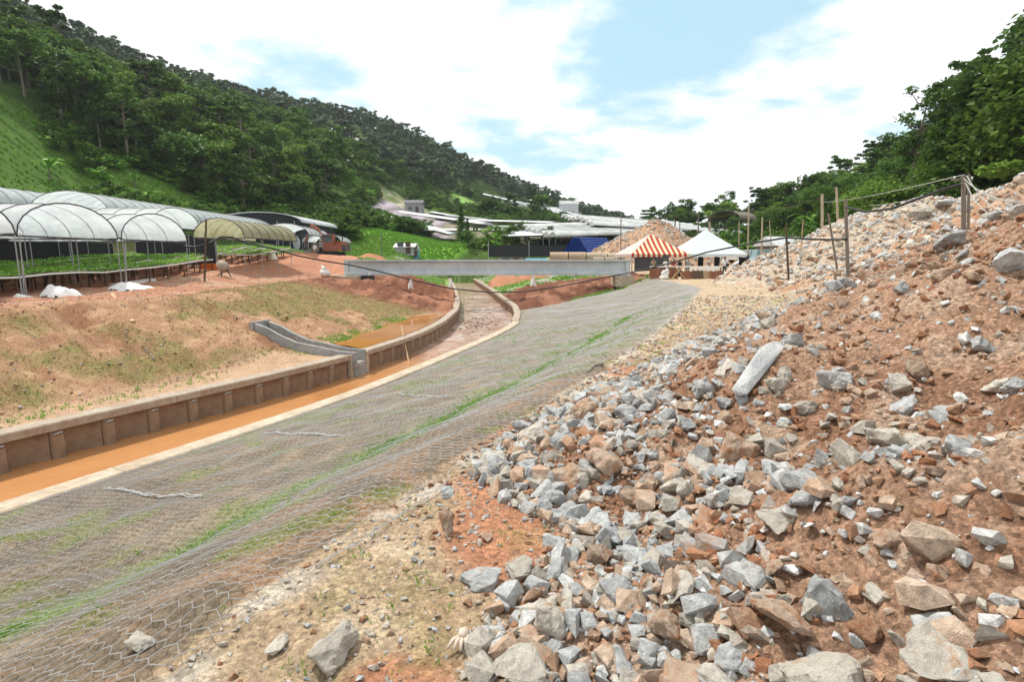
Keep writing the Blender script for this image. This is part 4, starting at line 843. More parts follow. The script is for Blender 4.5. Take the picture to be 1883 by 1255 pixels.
# ------------------------------------------------------------------ trees
def leaf_quads(C, S, up=.45, seed=0, bend=.0, aspect=.55):
    r = np.random.default_rng(seed); n = len(C); nrm = r.normal(0, 1, (n, 3)); nrm[:, 2] = np.abs(nrm[:, 2]) + up * 2; nrm /= np.linalg.norm(nrm, axis=1)[:, None]
    t = r.normal(0, 1, (n, 3)); t -= nrm * (t * nrm).sum(1)[:, None]; t /= np.linalg.norm(t, axis=1)[:, None]; b = np.cross(nrm, t)
    s = S[:, None]; tip = C + t * s; tail = C - t * s * .9; l = C + b * s * aspect + nrm * s * .15; q = C - b * s * aspect + nrm * s * .15
    V = np.stack([tail, l, tip, q], 1).reshape(-1, 3); F = (np.arange(n) * 4)[:, None] + np.array([[0, 1, 2, 3]]); return V, F
def tree_proto(seed, h, rad, nclump, nleaf, ls, matl, shape='round', trunk_h=.4, lean=.0):
    r = random.Random(seed); nr = np.random.default_rng(seed); tm = MB(); base_r = h * .022
    top = Vector((r.uniform(-.06, .06) * h, r.uniform(-.06, .06) * h, h * .82)); fork = Vector((top.x * .35, top.y * .35, h * trunk_h))
    tm.tube([(0, 0, -.6), (top.x * .1, top.y * .1, h * .15), fork, top], [base_r * 1.3, base_r, base_r * .75, base_r * .2], 6)
    C = []; S = []
    for k in range(nclump):
        if shape == 'round':
            th = r.uniform(0, 6.28); zz = r.uniform(-.55, 1) ; rr = math.sqrt(max(0, 1 - zz * zz)) * r.uniform(.45, 1.0)
            c = Vector((math.cos(th) * rr * rad, math.sin(th) * rr * rad, h * (trunk_h + 1) / 2 + zz * h * (1 - trunk_h) * .47)); cs = rad * r.uniform(.24, .42)
        elif shape == 'tall':
            th = r.uniform(0, 6.28); zz = r.random(); rr = rad * (.45 + .6 * math.sin(zz * 2.9)) * r.uniform(.3, 1)
            c = Vector((math.cos(th) * rr, math.sin(th) * rr, h * (trunk_h * .8 + zz * (1 - trunk_h * .8)))); cs = rad * r.uniform(.26, .42)
        else:  # flat layered, open
            th = r.uniform(0, 6.28); lay = r.choice([.55, .68, .8, .9, .98]); rr = rad * r.uniform(.25, 1.0) * (1.15 - lay * .45)
            c = Vector((math.cos(th) * rr, math.sin(th) * rr, h * lay)); cs = rad * r.uniform(.18, .3)
        c += Vector((top.x * c.z / h, top.y * c.z / h, 0)); f0 = fork.lerp(top, min(1, max(0, (c.z - fork.z) / (top.z - fork.z) - .25)))
        mid = f0.lerp(c, .5) + Vector((0, 0, -.04 * h)); tm.tube([f0, mid, c], [base_r * .35, base_r * .22, base_r * .1], 4, False)
        m = max(6, int(nleaf / nclump)); d = nr.normal(0, 1, (m, 3)); d /= np.linalg.norm(d, axis=1)[:, None] + 1e-9; rr = nr.random(m) ** .45
        q = d * rr[:, None] * np.array([cs, cs, cs * (.62 if shape != 'flat' else .33)]); C.append(np.array(c) + q); S.append(nr.uniform(.6, 1.25, m) * ls)
    C = np.concatenate(C); S = np.concatenate(S); V, F = leaf_quads(C, S, .5, seed)
    return tm.mesh('trunk', M['bark']), np_mesh('crown', V, F, M[matl])
FAR = [tree_proto(11, 10, 4.3, 26, 1500, .42, 'leaf_dark'), tree_proto(12, 11, 3.6, 24, 1400, .42, 'leaf_mid', 'tall', .3), tree_proto(13, 9, 4.6, 24, 1400, .45, 'leaf_dark', 'round', .3), tree_proto(14, 13, 4.2, 22, 1200, .42, 'leaf_dark', 'flat', .55), tree_proto(15, 8, 4.0, 22, 1300, .42, 'leaf_mid', 'round', .2), tree_proto(16, 12, 3.8, 26, 1500, .40, 'leaf_dark', 'tall', .4)]
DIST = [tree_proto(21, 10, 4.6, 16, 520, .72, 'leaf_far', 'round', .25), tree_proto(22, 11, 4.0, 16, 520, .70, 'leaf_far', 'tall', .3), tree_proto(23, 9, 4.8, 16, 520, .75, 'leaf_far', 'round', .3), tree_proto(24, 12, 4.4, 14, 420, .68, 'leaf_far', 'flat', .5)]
NEAR = [tree_proto(31, 9, 4.6, 40, 5200, .27, 'leaf_mid', 'round', .2), tree_proto(32, 11, 4.2, 40, 4800, .27, 'leaf_dark', 'tall', .3), tree_proto(33, 8, 4.8, 38, 4800, .26, 'leaf_dark', 'round', .2), tree_proto(34, 7, 4.4, 36, 4400, .28, 'leaf_mid', 'flat', .25)]
SPARSE = [tree_proto(41, 12, 3.8, 26, 1700, .26, 'leaf_dark', 'flat', .5), tree_proto(42, 13, 2.9, 26, 2000, .25, 'leaf_dark', 'tall', .45)]
def put_tree(proto, x, y, s, label, group, name='tree', z=None, cat='tree', rz=None):
    t = thing(name, label, cat, (x, y, gz(x, y) if z is None else z), random.uniform(0, 6.28) if rz is None else rz, group); t.scale = (s * random.uniform(.9, 1.1), s * random.uniform(.9, 1.1), s * random.uniform(.9, 1.15))
    link_mesh('trunk', proto[0], t); link_mesh('crown', proto[1], t); return t
BUILT = [(-138, 198, 24, 15), (-98, 290, 28, 22), (-70, 203, 12, 9), (-60, 70, 15, 17), (14, 285, 44, 55), (-32, 190, 20, 55), (-14, 245, 14, 42), (-22, 135, 22, 40), (-40, 72, 9, 30), (-38, 94, 9, 12), (26, 118, 30, 26), (-8, 140, 14, 24), (-28, 140, 10, 22), (12, 130, 14, 20)]
def wooded(x, y):
    ok = np.ones(x.shape, bool)
    for f in FIELDS: ok &= field_mask(x, y, f, 1.08) < .35
    for cx, cy, rx, ry in BUILT: ok &= ((x - cx) / rx) ** 2 + ((y - cy) / ry) ** 2 > 1
    left = (x < -46 + np.clip(y - 100, 0, 120) * .12) & (y > 62) & (hills(x, y) > 8.5); far = (y > 235) & (hills(x, y) > 9); right = (x > 36) & (y > 25) & (y < 170) & (hills(x, y) > 2.4)
    mid = (y > 100) & (y < 240) & (x > -40) & (x < 20) & (fbm(x / 9, y / 9, 3, 331) > .6)
    return ok & (left | far | right | mid)
cand = []
for y0, y1, sp in ((28, 130, 4.6), (130, 230, 5.6), (230, 620, 8.0)):
    nx_ = int(760 / sp); ny_ = int((y1 - y0) / sp)
    X, Y = np.meshgrid(np.arange(nx_) * sp - 420, y0 + np.arange(ny_) * sp); X = X + rng.uniform(-.45, .45, X.shape) * sp; Y = Y + rng.uniform(-.45, .45, Y.shape) * sp
    inf = np.abs(X / Y) < 1.03; k = inf & wooded(X, Y); cand.append(np.stack([X[k], Y[k]], -1))
cand = np.concatenate(cand); cz = ground(cand[:, 0], cand[:, 1])
# drop those wholly behind the crest of the land in front of them
vis = np.ones(len(cand), bool)
for f in np.linspace(.25, .96, 14): vis &= (CAMZ + (cz + 11 - CAMZ) * f) > ground(cand[:, 0] * f, cand[:, 1] * f) - 2
cand, cz = cand[vis], cz[vis]; size_seen = 1 / np.hypot(cand[:, 0], cand[:, 1]); order = np.argsort(-size_seen); cand, cz = cand[order], cz[order]
LAB = {('L', 0): ('dark broad crowned tree on the left hillside above the greenhouses', 'dark broad trees on the left hillside'), ('L', 1): ('fresh green tree on the left hillside above the greenhouses', 'fresh green trees on the left hillside'), ('R', 0): ('dark leafy tree on the hillside behind the rubble heaps', 'dark trees behind the rubble heaps'), ('R', 1): ('light green bushy tree on the hillside behind the rubble heaps', 'light green trees behind the rubble heaps'), ('M', 0): ('dark tree among the valley farms beyond the girder', 'dark trees among the valley farms'), ('M', 1): ('green tree among the valley farms beyond the girder', 'green trees among the valley farms')}
nind = min(262, len(cand)); print('trees', len(cand), 'individual', nind)
for (x, y), z in zip(cand[:nind], cz[:nind]):
    d = math.hypot(x, y); side = 'R' if x > 30 else ('M' if x > -34 else 'L')
    if side == 'R' and d < 100: i = random.choices([0, 1, 2, 3], [.35, .15, .25, .25])[0]; pr = NEAR[i]; br = i in (0, 3)
    else: i = random.randrange(6); pr = FAR[i]; br = i in (1, 4)
    s = random.uniform(.62, 1.1) * (.62 if side == 'M' else 1) * (.9 if z < 12 else 1.05)
    if side == 'R': s *= float(np.interp(x / y, [.4, .6, .8, .9, 1.0], [.6, .72, .9, 1.25, 1.5]))
    put_tree(pr, x, y, s, *LAB[(side, int(br))], z=z - .2)
for k, (px, py, Y, i, s, lab) in enumerate(((1685, 240, 66, 1, .95, 'open feathery tree on the right skyline, fullest of the thin trees'), (1755, 205, 62, 0, 1.05, 'tall thin umbrella tree on the right skyline beside the feathery one'), (1790, 200, 60, 0, .95, 'thin slanting skyline tree next to the dark hill shoulder'), (1860, 120, 50, 1, .9, 'dark tree sticking out over the steep right hill shoulder'), (1335, 400, 105, 0, .62, 'spreading flat tree behind the small arched roof'), (1840, 150, 50, 1, 1.25, 'tall dark tree rising over the right hill shoulder'), (1905, 130, 48, 1, 1.35, 'tallest dark tree at the steep end of the right hill'), (8, 40, 128, 1, .9, 'lone slender tree at the top of the left ridge'), (140, 95, 150, 1, .8, 'bushy tree breaking the left ridge line'))):
    p = at(px, py, Y); put_tree(SPARSE[i] if 'hill shoulder' not in lab and 'steep end' not in lab else NEAR[1], p.x, Y, s, lab, None, z=min(gz(p.x, Y) + (2.5 if 'skyline' in lab else 0), p.z - 3))
# the rest of the forest reads as one mass
def forest(name, label, pts, z, protos, smin, smax):
    col = bpy.data.collections.new(name + '_kinds')
    for i, (tm, cm) in enumerate(protos):
        o = bpy.data.objects.new('tree_kind', cm); col.objects.link(o)
    me = bpy.data.meshes.new(name); me.from_pydata([(p[0], p[1], zz - .3) for p, zz in zip(pts, z)], [], [])
    o = link_mesh(name, me); tag(o, label, 'forest', None, 'stuff')
    ng = bpy.data.node_groups.new(name, 'GeometryNodeTree'); ng.interface.new_socket('Geometry', in_out='INPUT', socket_type='NodeSocketGeometry'); ng.interface.new_socket('Geometry', in_out='OUTPUT', socket_type='NodeSocketGeometry')
    nn = ng.nodes.new; gi = nn('NodeGroupInput'); go = nn('NodeGroupOutput'); ci = nn('GeometryNodeCollectionInfo'); ci.inputs['Collection'].default_value = col; ci.inputs['Separate Children'].default_value = True; ci.inputs['Reset Children'].default_value = True
    ip = nn('GeometryNodeInstanceOnPoints'); ip.inputs['Pick Instance'].default_value = True
    def rv(dt, a, b, seed):
        q = nn('FunctionNodeRandomValue'); q.data_type = dt; q.inputs['Seed'].default_value = seed
        off = {'FLOAT_VECTOR': 0, 'FLOAT': 2, 'INT': 4}[dt]; q.inputs[off].default_value = a; q.inputs[off + 1].default_value = b; return q.outputs[{'FLOAT_VECTOR': 0, 'FLOAT': 1, 'INT': 2}[dt]]
    L = ng.links.new; L(gi.outputs[0], ip.inputs['Points']); L(ci.outputs[0], ip.inputs['Instance']); L(rv('INT', 0, len(protos) - 1, 1), ip.inputs['Instance Index'])
    L(rv('FLOAT_VECTOR', (0, 0, 0), (.08, .08, 6.28), 2), ip.inputs['Rotation']); L(rv('FLOAT', smin, smax, 3), ip.inputs['Scale']); L(ip.outputs[0], go.inputs[0])
    md = o.modifiers.new('scatter', 'NODES'); md.node_group = ng; return o
rest, rz_ = cand[nind:], cz[nind:]; dd = np.hypot(rest[:, 0], rest[:, 1])
k = dd < 250; forest('forest', 'dense dark forest covering the nearer valley slopes', rest[k], rz_[k], FAR, .6, 1.05)
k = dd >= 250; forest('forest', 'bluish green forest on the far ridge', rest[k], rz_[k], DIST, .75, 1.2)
# undergrowth along the wood edges
def shrub_pts(n, x0, x1, y0, y1, cond):
    x = rng.uniform(x0, x1, n); y = rng.uniform(y0, y1, n); k = cond(x, y); return np.stack([x[k], y[k]], -1)
SHR = [tree_proto(51, 2.4, 1.5, 14, 520, .20, 'leaf_mid', 'round', .1), tree_proto(52, 2.0, 1.4, 12, 480, .20, 'leaf_bright', 'round', .1), tree_proto(53, 3, 1.6, 14, 520, .2, 'leaf_dark', 'tall', .1)]
p = shrub_pts(2600, -75, -20, 60, 135, lambda x, y: (hills(x, y) > 4.8) & (x < -44 + np.clip(y - 70, 0, 60) * .5) & np.all([field_mask(x, y, f, .9) < .5 for f in FIELDS[:3]], axis=0) & (((x + 40) / 6) ** 2 + ((y - 72) / 28) ** 2 > 1)); forest('undergrowth', 'low green undergrowth along the hill foot behind the greenhouses', p, ground(p[:, 0], p[:, 1]), SHR, .6, 1.3)
p = shrub_pts(1500, 33, 75, 30, 125, lambda x, y: hills(x, y) > 1.7); forest('undergrowth', 'low green undergrowth behind the rubble heaps', p, ground(p[:, 0], p[:, 1]), SHR, .6, 1.4)
p = shrub_pts(1500, -45, 25, 98, 235, lambda x, y: (fbm(x / 7, y / 7, 3, 341) > .5) & (hills(x, y) > 3.5) & np.all([field_mask(x, y, f, .95) < .6 for f in FIELDS], axis=0)); forest('undergrowth', 'scrub between the valley farms', p, ground(p[:, 0], p[:, 1]), SHR, .7, 1.6)
p = shrub_pts(1700, -55, 32, 120, 300, lambda x, y: (x / y < .13) & (x / y > -.29) & (hills(x, y) > 6) & (fbm(x / 11, y / 11, 3, 347) > .40) & np.all([field_mask(x, y, f, .95) < .5 for f in FIELDS], axis=0)); forest('undergrowth', 'scrubby green bushes over the farm slopes up the valley', p, ground(p[:, 0], p[:, 1]), FAR, .18, .42)
# terraced leaf crops on the left slope
cx = rng.uniform(-100, -45, 16000); cy = rng.uniform(42, 105, 16000); cx = np.round((cx * .6 + cy * .8) / 1.5) * 1.5; 
u = rng.uniform(-60, 90, 15000); v = np.round(rng.uniform(0, 110, 15000) / 1.35) * 1.35; a = .55 + .9
# rows follow the same direction as the ground's furrows
s_ = np.array([math.cos(a), math.sin(a)]); t_ = np.array([-s_[1], s_[0]]); pu = rng.uniform(-90, 90, 26000); pv = np.round(rng.uniform(-90, 90, 26000) / 2.417 + .5) * 2.417 * .5
X = -72 + t_[0] * pu + s_[0] * pv; Y = 68 + t_[1] * pu + s_[1] * pv; k = np.maximum(field_mask(X, Y, FIELDS[0]), field_mask(X, Y, FIELDS[1])) > .6; X, Y = X[k], Y[k]
blades('crop_rows', 'terraced rows of low green crops on the slope behind the greenhouses', X, Y, rng.uniform(.25, .5, len(X)), 'leaf_bright', per=4, wid=.16, lean=1.0, cat='crops')
# banana and fern like clumps
def banana(seed, h):
    r = random.Random(seed); m = MB(); t = MB(); t.tube([(0, 0, -.3), (.05, 0, h * .2), (.1, 0, h * .38)], [.14, .12, .08], 6)
    for k in range(10):
        a = k * 2.4 + r.uniform(-.3, .3); L = h * r.uniform(.5, .75); P = []
        for i in range(6):
            q = i / 5; rad = L * q * .9; z = h * .36 + L * (1.25 * q - .95 * q * q) + .1; w = .26 * math.sin(min(1, q * .93 + .07) * math.pi) + .015; c = Vector((math.cos(a) * rad, math.sin(a) * rad, z)); s = Vector((-math.sin(a), math.cos(a), 0)) * w * h * .3
            P.append([c - s, c + Vector((0, 0, .03)), c + s])
        m.sheet(P)
    return t.mesh('trunk', M['bark']), m.mesh('crown', M['leaf_bright'])
BAN = [banana(1, 4), banana(2, 3.2), banana(3, 5)]
for k, (px, Y, s) in enumerate(((195, 88, .9), (215, 90, 1.0), (120, 80, .9), (270, 92, .8), (500, 108, .8), (530, 110, .9), (560, 112, .8), (575, 112, .7), (285, 86, .8))):
    x = (px - CXP) / FPX * Y; put_tree(BAN[k % 3], x, Y, s, 'banana plant with arching leaves on the left hill foot', 'banana plants on the left hill foot', 'banana_plant', cat='banana plant')
x = .545 * 78; put_tree(BAN[2], x, 78, 1.1, 'banana plant with arching leaves behind the leaning posts', None, 'banana_plant', cat='banana plant')
# the lone conifer in the valley
cm = MB(); tr = MB(); tr.tube([(0, 0, -.3), (0, 0, 8)], [.16, .03], 6); C = []; S = []
for k in range(34):
    z = 1.2 + k * .2; rr = 1.5 * (1 - (z - 1) / 7.6) + .12
    for j in range(9):
        a = j * .7 + k * 1.3; q = np.linspace(.2, 1, 5) * rr * random.uniform(.7, 1.1); C += [(math.cos(a) * v, math.sin(a) * v, z - v * .15) for v in q]; S += [.2] * 5
V, F = leaf_quads(np.array(C), np.array(S), .3, 5); CON = (tr.mesh('trunk', M['bark']), np_mesh('crown', V, F, M['leaf_dark']))
put_tree(CON, (850 - CXP) / FPX * 118, 118, 1.0, 'lone dark conifer standing among the white roofed sheds', None, 'conifer_tree'); put_tree(CON, (862 - CXP) / FPX * 118, 117, .62, 'small conifer beside the lone tall one', None, 'conifer_tree')
# ------------------------------------------------------------------ arched greenhouses
def tunnel(name, label, group, front, dirv, length, width, eave, rise, cover, spacing=1.6, posts=True, hoops=True, ends=(False, False), cat='greenhouse', follow=None, seg=12, post_mat='steel', hoop_mat='dark_steel', step_posts=1):
    f = Vector((front[0], front[1], 0)); d = Vector((dirv[0], dirv[1], 0)).normalized(); s = Vector((-d.y, d.x, 0)); z0 = gz(f.x, f.y)
    th = thing(name, label, cat, (f.x, f.y, z0), 0, group)
    nb = max(1, round(length / spacing)); rows = []
    e_ = f + d * length; fall = 0 if follow is None else (gz(e_.x, e_.y) - z0) / length
    def arc(q, shrink=0, w=width, r=rise):
        return [f + d * q + s * (math.cos(math.pi * k / seg) * (w / 2 - shrink)) + Vector((0, 0, eave + fall * q + math.sin(math.pi * k / seg) * (r - shrink))) for k in range(seg + 1)]
    for i in range(nb):
        q = length * i / nb; rows.append(arc(q)); rows.append(arc(q + length / nb * .5, .035 if hoops else .0))
    rows.append(arc(length)); m = MB(); m.sheet(rows, 0 if 'film' in cover else .05); m.build('cover', M[cover], th, smooth=True)
    for e, on in ((0, ends[0]), (length, ends[1])):
        if on:
            a = arc(e, .02); m = MB(); c = f + d * e + Vector((0, 0, eave + fall * e)); m.add([c] + a, [(0, k + 1, k + 2) for k in range(seg)]); m.build('end_panel', M[cover], th)
    if hoops:
        for i in range(nb + 1): MB().tube(arc(length * i / nb, -.012 if 0 < i < nb else -.02), .022 if i else .034, 4).build('hoop', M[hoop_mat], th)
    for sg in (-1, 1):
        a = f + s * sg * width / 2 + Vector((0, 0, eave - f.z)); MB().bar(a, a + d * length + Vector((0, 0, fall * length)), .06, .07).build('eave_rail', M[hoop_mat], th)
        if posts:
            for i in range(0, nb + 1, 2 * step_posts):
                p = a + d * (length * i / nb) + s * sg * -.05; g = gz(p.x, p.y); MB().tube([(p.x, p.y, g - .3), (p.x, p.y, eave + fall * length * i / nb - .035)], .024, 5).build('post', M[post_mat], th)
    if posts:
        a = f + Vector((0, 0, eave - f.z - .06)); MB().bar(a - s * width / 2 + d * .06, a + s * width / 2 + d * .06, .05, .07).build('tie_beam', M[hoop_mat], th)
    return th
GRP = 'film tunnels with open arched fronts'
tunnel('greenhouse_tunnel', 'clear film tunnel farthest from the dark upright pole, low over the benches', None, (-19.2, 18.75), (-1, 0), 20, 5.3, 2.62, 1.35, 'film', 1.15)
tunnel('greenhouse_tunnel', 'wide clear film tunnel with open arched front over leafy benches', None, (-19.2, 24.2), (-1, 0.02), 24, 5.3, 2.62, 1.4, 'film', 1.15)
tunnel('greenhouse_tunnel', 'clear film tunnel with open arched front beside the dark upright pole', None, (-19.0, 29.6), (-1, 0.02), 22, 5.2, 2.66, 1.35, 'film', 1.15)
tunnel('greenhouse_tunnel', 'old mossy green film tunnel on tall posts', None, (-19.4, 36.6), (.02, 1), 8.5, 3.4, 3.05, 1.25, 'film_old', 1.2)
tunnel('greenhouse_tunnel', 'clear film tunnel end showing above the mossy one', None, (-22.5, 35.2), (-1, 0), 20, 5.0, 3.0, 1.3, 'film', posts=False)
tunnel('greenhouse_tunnel', 'clear film tunnel with arched end above the middle tunnel', None, (-26.5, 44.0), (-1, 0), 16, 6.2, 4.1, 1.5, 'film')
tunnel('greenhouse_tunnel', 'small low film tunnel between mossy tunnel and dark shed', None, (-21.3, 52), (-.1, 1), 9, 4.2, 3.9, 1.0, 'film', step_posts=2)
tunnel('greenhouse_tunnel', 'white low tunnel roof over the grey hut by the dark shed', None, (-20.2, 58.5), (-.1, 1), 6, 4.0, 3.4, .9, 'film', posts=True, step_posts=2)
tunnel('greenhouse_tunnel', 'long ribbed film tunnel along the foot of the hill', None, (-39.8, 50), (0, 1), 37, 7, 5.9, 1.75, 'film', 1.5, step_posts=3)
tunnel('greenhouse_tunnel', 'highest ribbed film tunnel directly below the crop terraces', None, (-46.5, 42), (.03, 1), 20, 6.5, 6.3, 1.7, 'film', 1.5, ends=(False, True), step_posts=3)
# black net screens behind the benches
for a, b, lab in (((-31.5, 15), (-31.5, 30.5), 'black shade net wall behind the leafy benches'), ((-29.5, 31), (-29.5, 40.8), 'long black shade net wall behind the far benches'), ((-28, 41.0), (-22, 41.0), 'black shade net wall under the mossy tunnel')):
    A, B = Vector((*a, 0)), Vector((*b, 0)); g = gz(*a); t = thing('shade_net', lab, 'shade net', (a[0], a[1], g)); MB().bar(A + Vector((0, 0, g + 1.1)), B + Vector((0, 0, g + 1.1)), .04, 2.2).build('net', M['black'], t)
    n = int((B - A).length / 2)
    for k in range(n + 1): p = A.lerp(B, k / n); MB().tube([(p.x + .06, p.y - .06, g - .2), (p.x + .06, p.y - .06, g + 2.25)], .03, 5).build('post', M['steel'], t)
# dark shed with white barrel roof
sh = thing('shed', 'tall black walled shed with a white barrel roof', 'shed', (-38.5, 93, 2.4)); z0 = 2.0
MB().box((-38.5, 93, 4.6), (12.6, 17, 5.2)).build('wall', M['black'], sh)
rows = [[(-38.5 + math.cos(math.pi * k / 14) * 6.6, y, 7.15 + math.sin(math.pi * k / 14) * 1.5) for k in range(15)] for y in (84.2, 90, 96, 101.8)]
MB().sheet(rows, .12).build('roof', M['roof_white'], sh, smooth=True)
gb = MB(); ar = [(-38.5 + math.cos(math.pi * k / 14) * 6.4, 84.45, 7.1 + math.sin(math.pi * k / 14) * 1.35) for k in range(15)]; gb.add([(-38.5, 84.45, 7.1)] + ar, [(0, k + 1, k + 2) for k in range(14)]); gb.build('gable', M['black'], sh)
for x in (-35.6, -33.0): MB().tube([(x, 84.2, 2), (x, 84.2, 7.3)], .07, 6).build('post', M['steel'], sh)
ow = MB(); ow.lathe((-32.9, 84.4, 4.0), [(.01, .02), (.55, 0)], 18, Matrix(((1, 0, 0), (0, 0, 1), (0, 1.9, 0)))); ow.build('oval_opening', M['roof_white'], sh)
ht = thing('hut', 'small grey rendered hut in front of the black shed', 'hut', (-21.3, 61, 1.5)); MB().box((-21.2, 61, 2.3), (2.6, 2.4, 2.0)).build('wall', M['grey_concrete'], ht); MB().box((-21.2, 61, 3.36), (3.0, 2.8, .1)).build('roof', M['far_film'], ht); MB().box((-20.5, 59.77, 2.0), (.7, .06, 1.4)).build('door', M['wood_dark'], ht)
# planting benches
def bench(x, y0, y1, label, w=.95, pos=.82, grow=1.0):
    th = thing('planting_bench', label, 'planting bench', (x, y0, gz(x, y0)), 0, 'planting benches under the tunnels'); n = int((y1 - y0) / 1.5); P = []
    for k in range(n + 1): y = y0 + (y1 - y0) * k / n; z = max(gz(x, y), .15) + pos; P.append([(x - w / 2, y, z), (x + w / 2, y, z)])
    MB().sheet(P, .07).build('tray', M['white_paint'], th); MB().sheet([[(x - w / 2 + .05, a_[0][1], a_[0][2] + .012), (x + w / 2 - .05, a_[0][1], a_[0][2] + .012)] for a_ in P], .008).build('soil_bed', M['wood_dark'], th)
    for k in range(0, n + 1):
        for sx_ in (-1, 1):
            y = y0 + (y1 - y0) * k / n; z = P[k][0][2]; MB().box((x + sx_ * (w / 2 - .06), y, z - .07 - pos / 2 - .1), (.05, .05, pos + .2)).build('leg', M['wood_dark'], th)
    m = int((y1 - y0) * 80 * grow); yy = rng.uniform(y0, y1, m); xx = x + rng.uniform(-w / 2, w / 2, m); zf = lambda a, b: np.interp(b, [p[0][1] for p in P], [p[0][2] for p in P])
    C = np.stack([xx, yy, zf(xx, yy) + rng.uniform(.02, .17, m)], -1); V, F = leaf_quads(C, rng.uniform(.05, .11, m), .4, int(x * 10) % 99 + 100); V -= np.array(th.location)
    o = link_mesh('seedlings', np_mesh('seedlings', V, F, M['leaf_bright']), th); o['kind'] = 'stuff'
names = ['front bench of lush seedlings closest to the river', 'second bench of seedlings counted from the river side', 'third bench of seedlings counted from the river side', 'fourth bench of seedlings counted from the river side', 'fifth bench of seedlings counted from the river side', 'sixth bench of seedlings counted from the river side', 'innermost bench of seedlings by the black net']
for k, nm in enumerate(names): bench(-20.3 - k * 1.25, 20.3 if k < 2 else 18.5, 36.5 if k < 2 else 40, nm)
for k in range(4): bench(-20.5 - k * 1.3, 42, 50, ['short far bench under the mossy tunnel', 'second short far bench past the mossy tunnel', 'third short far bench past the mossy tunnel', 'innermost short far bench past the mossy tunnel'][k], pos=.75)
# ------------------------------------------------------------------ poles, posts, hose
def pole(px0, py0, px1, py1, Y, r, matl, label, group=None, name='post', arms=0, zb=None):
    a = at(px0, py0, Y); b = at(px1, py1, Y); g = min(sz(a.x, a.y), a.z) - .5; th = thing(name, label, 'post' if name == 'post' else 'pole', (a.x, a.y, g + .5), 0, group)
    k = (g - a.z) / (b.z - a.z) if abs(b.z - a.z) > .01 else 0; lo = a + (b - a) * k
    MB().tube([lo, a.lerp(b, .5), b], [r, r * .95, r * .85], 7).build('shaft', M[matl], th)
    for q in range(arms):
        c = b - Vector((0, 0, .12 + .22 * q)); MB().bar(c + Vector((-.3, 0, 0)), c + Vector((.3, .08, .02)), .05, .05).build('cross_arm', M['wood_grey'], th)
        for s in (-.26, .26): MB().lathe(c + Vector((s, s * .12, .02)), [(.001, .07), (.02, .06), (.022, .03), (.014, 0)], 6).build('insulator', M['white_paint'], th)
    return th
pole(1450, 512, 1445, 412, 30, .06, 'wood_dark', 'dark wooden post carrying the black hose by the stony heap')
pole(1537, 480, 1523, 392, 26, .05, 'wood_grey', 'leaning grey post on the stony heap beside a straight one')
pole(1558, 466, 1555, 366, 22, .07, 'wood_grey', 'straight weathered post at the heap edge carrying the hose')
pole(1470, 490, 1477, 405, 34, .03, 'wood_tan', 'thin slanting stake on the stony heap')
pole(1772, 380, 1772, 322, 15, .06, 'wood_grey', 'stout wooden post with cross arm and wires on the heap', arms=1)
pole(1781, 380, 1782, 320, 15.4, .035, 'wood_grey', 'thin post standing against the stout wired post')
pole(1375, 485, 1377, 378, 60, .09, 'pale_concrete', 'tall pale utility pole behind the white canopy', name='utility_pole')
pole(1400, 475, 1402, 400, 58, .10, 'pale_concrete', 'short thick pale pole near the parked cars', name='utility_pole')
pole(1418, 450, 1415, 405, 58, .05, 'pale_concrete', 'thin pale pole by the low shack', name='utility_pole')
pole(1359, 452, 1359, 408, 62, .06, 'pale_concrete', 'thin bare pole beside the tall pale one', name='utility_pole')
pole(1512, 395, 1512, 357, 48, .12, 'pale_concrete', 'white post rising behind the stony heap', name='utility_pole')
pole(1540, 390, 1538, 344, 48, .10, 'pale_concrete', 'taller white pole rising behind the stony heap', name='utility_pole')
pole(1141, 492, 1142, 393, 55, .06, 'wood_grey', 'slender pole at the girder end before the pipes', name='utility_pole')
pole(1240, 450, 1242, 391, 75, .09, 'wood_dark', 'dark pole beside the heap behind the canopies', name='utility_pole')
pole(1250, 450, 1250, 405, 80, .07, 'wood_dark', 'short dark pole behind the dark one', name='utility_pole')
pole(1284, 440, 1284, 392, 78, .10, 'wood_grey', 'grey pole behind the white canopy peak', name='utility_pole')
pole(1305, 436, 1305, 408, 70, .14, 'pale_concrete', 'stubby pale pole wrapped in creeper', name='utility_pole')
pole(376, 524, 379, 404, 31, .06, 'wood_dark', 'dark upright pole in front of the film tunnels', name='utility_pole')
pole(702, 470, 701, 425, 90, .07, 'wood_grey', 'grey pole standing in the green field beyond the girder', name='utility_pole')
pole(45, 548, 36, 430, 21.4, .02, 'steel', 'bare steel pole at the corner of the benches'); pole(232, 530, 230, 448, 27, .035, 'steel', 'bare steel pole before the arched fronts')
def cable(name, pts, r, matl, label, cat, sag=0, n=10, k=6):
    P = []
    for a, b in zip(pts, pts[1:]):
        a, b = Vector(a), Vector(b)
        for i in range(n): q = i / n; P.append(a.lerp(b, q) - Vector((0, 0, sag * 4 * q * (1 - q))))
    P.append(Vector(pts[-1])); return tag(MB().tube(P, r, k).build(name, M[matl], smooth=True), label, cat)
hp = [(330, 452, 31), (360, 455, 31), (385, 447, 31), (405, 436, 32), (425, 436, 33), (455, 448, 34.5), (500, 457, 37), (545, 470, 39), (595, 480, 41), (645, 488, 43), (700, 500, 43.5), (760, 516, 43.8), (830, 531, 43.8), (900, 538, 43.8), (960, 537, 43.6), (1030, 527, 43.2), (1110, 511, 42.5), (1180, 497, 41.5), (1240, 482, 40), (1300, 464, 38), (1360, 452, 35), (1405, 444, 32), (1447, 437, 29.9), (1490, 440, 28), (1530, 441, 26), (1556, 440, 21.9)]
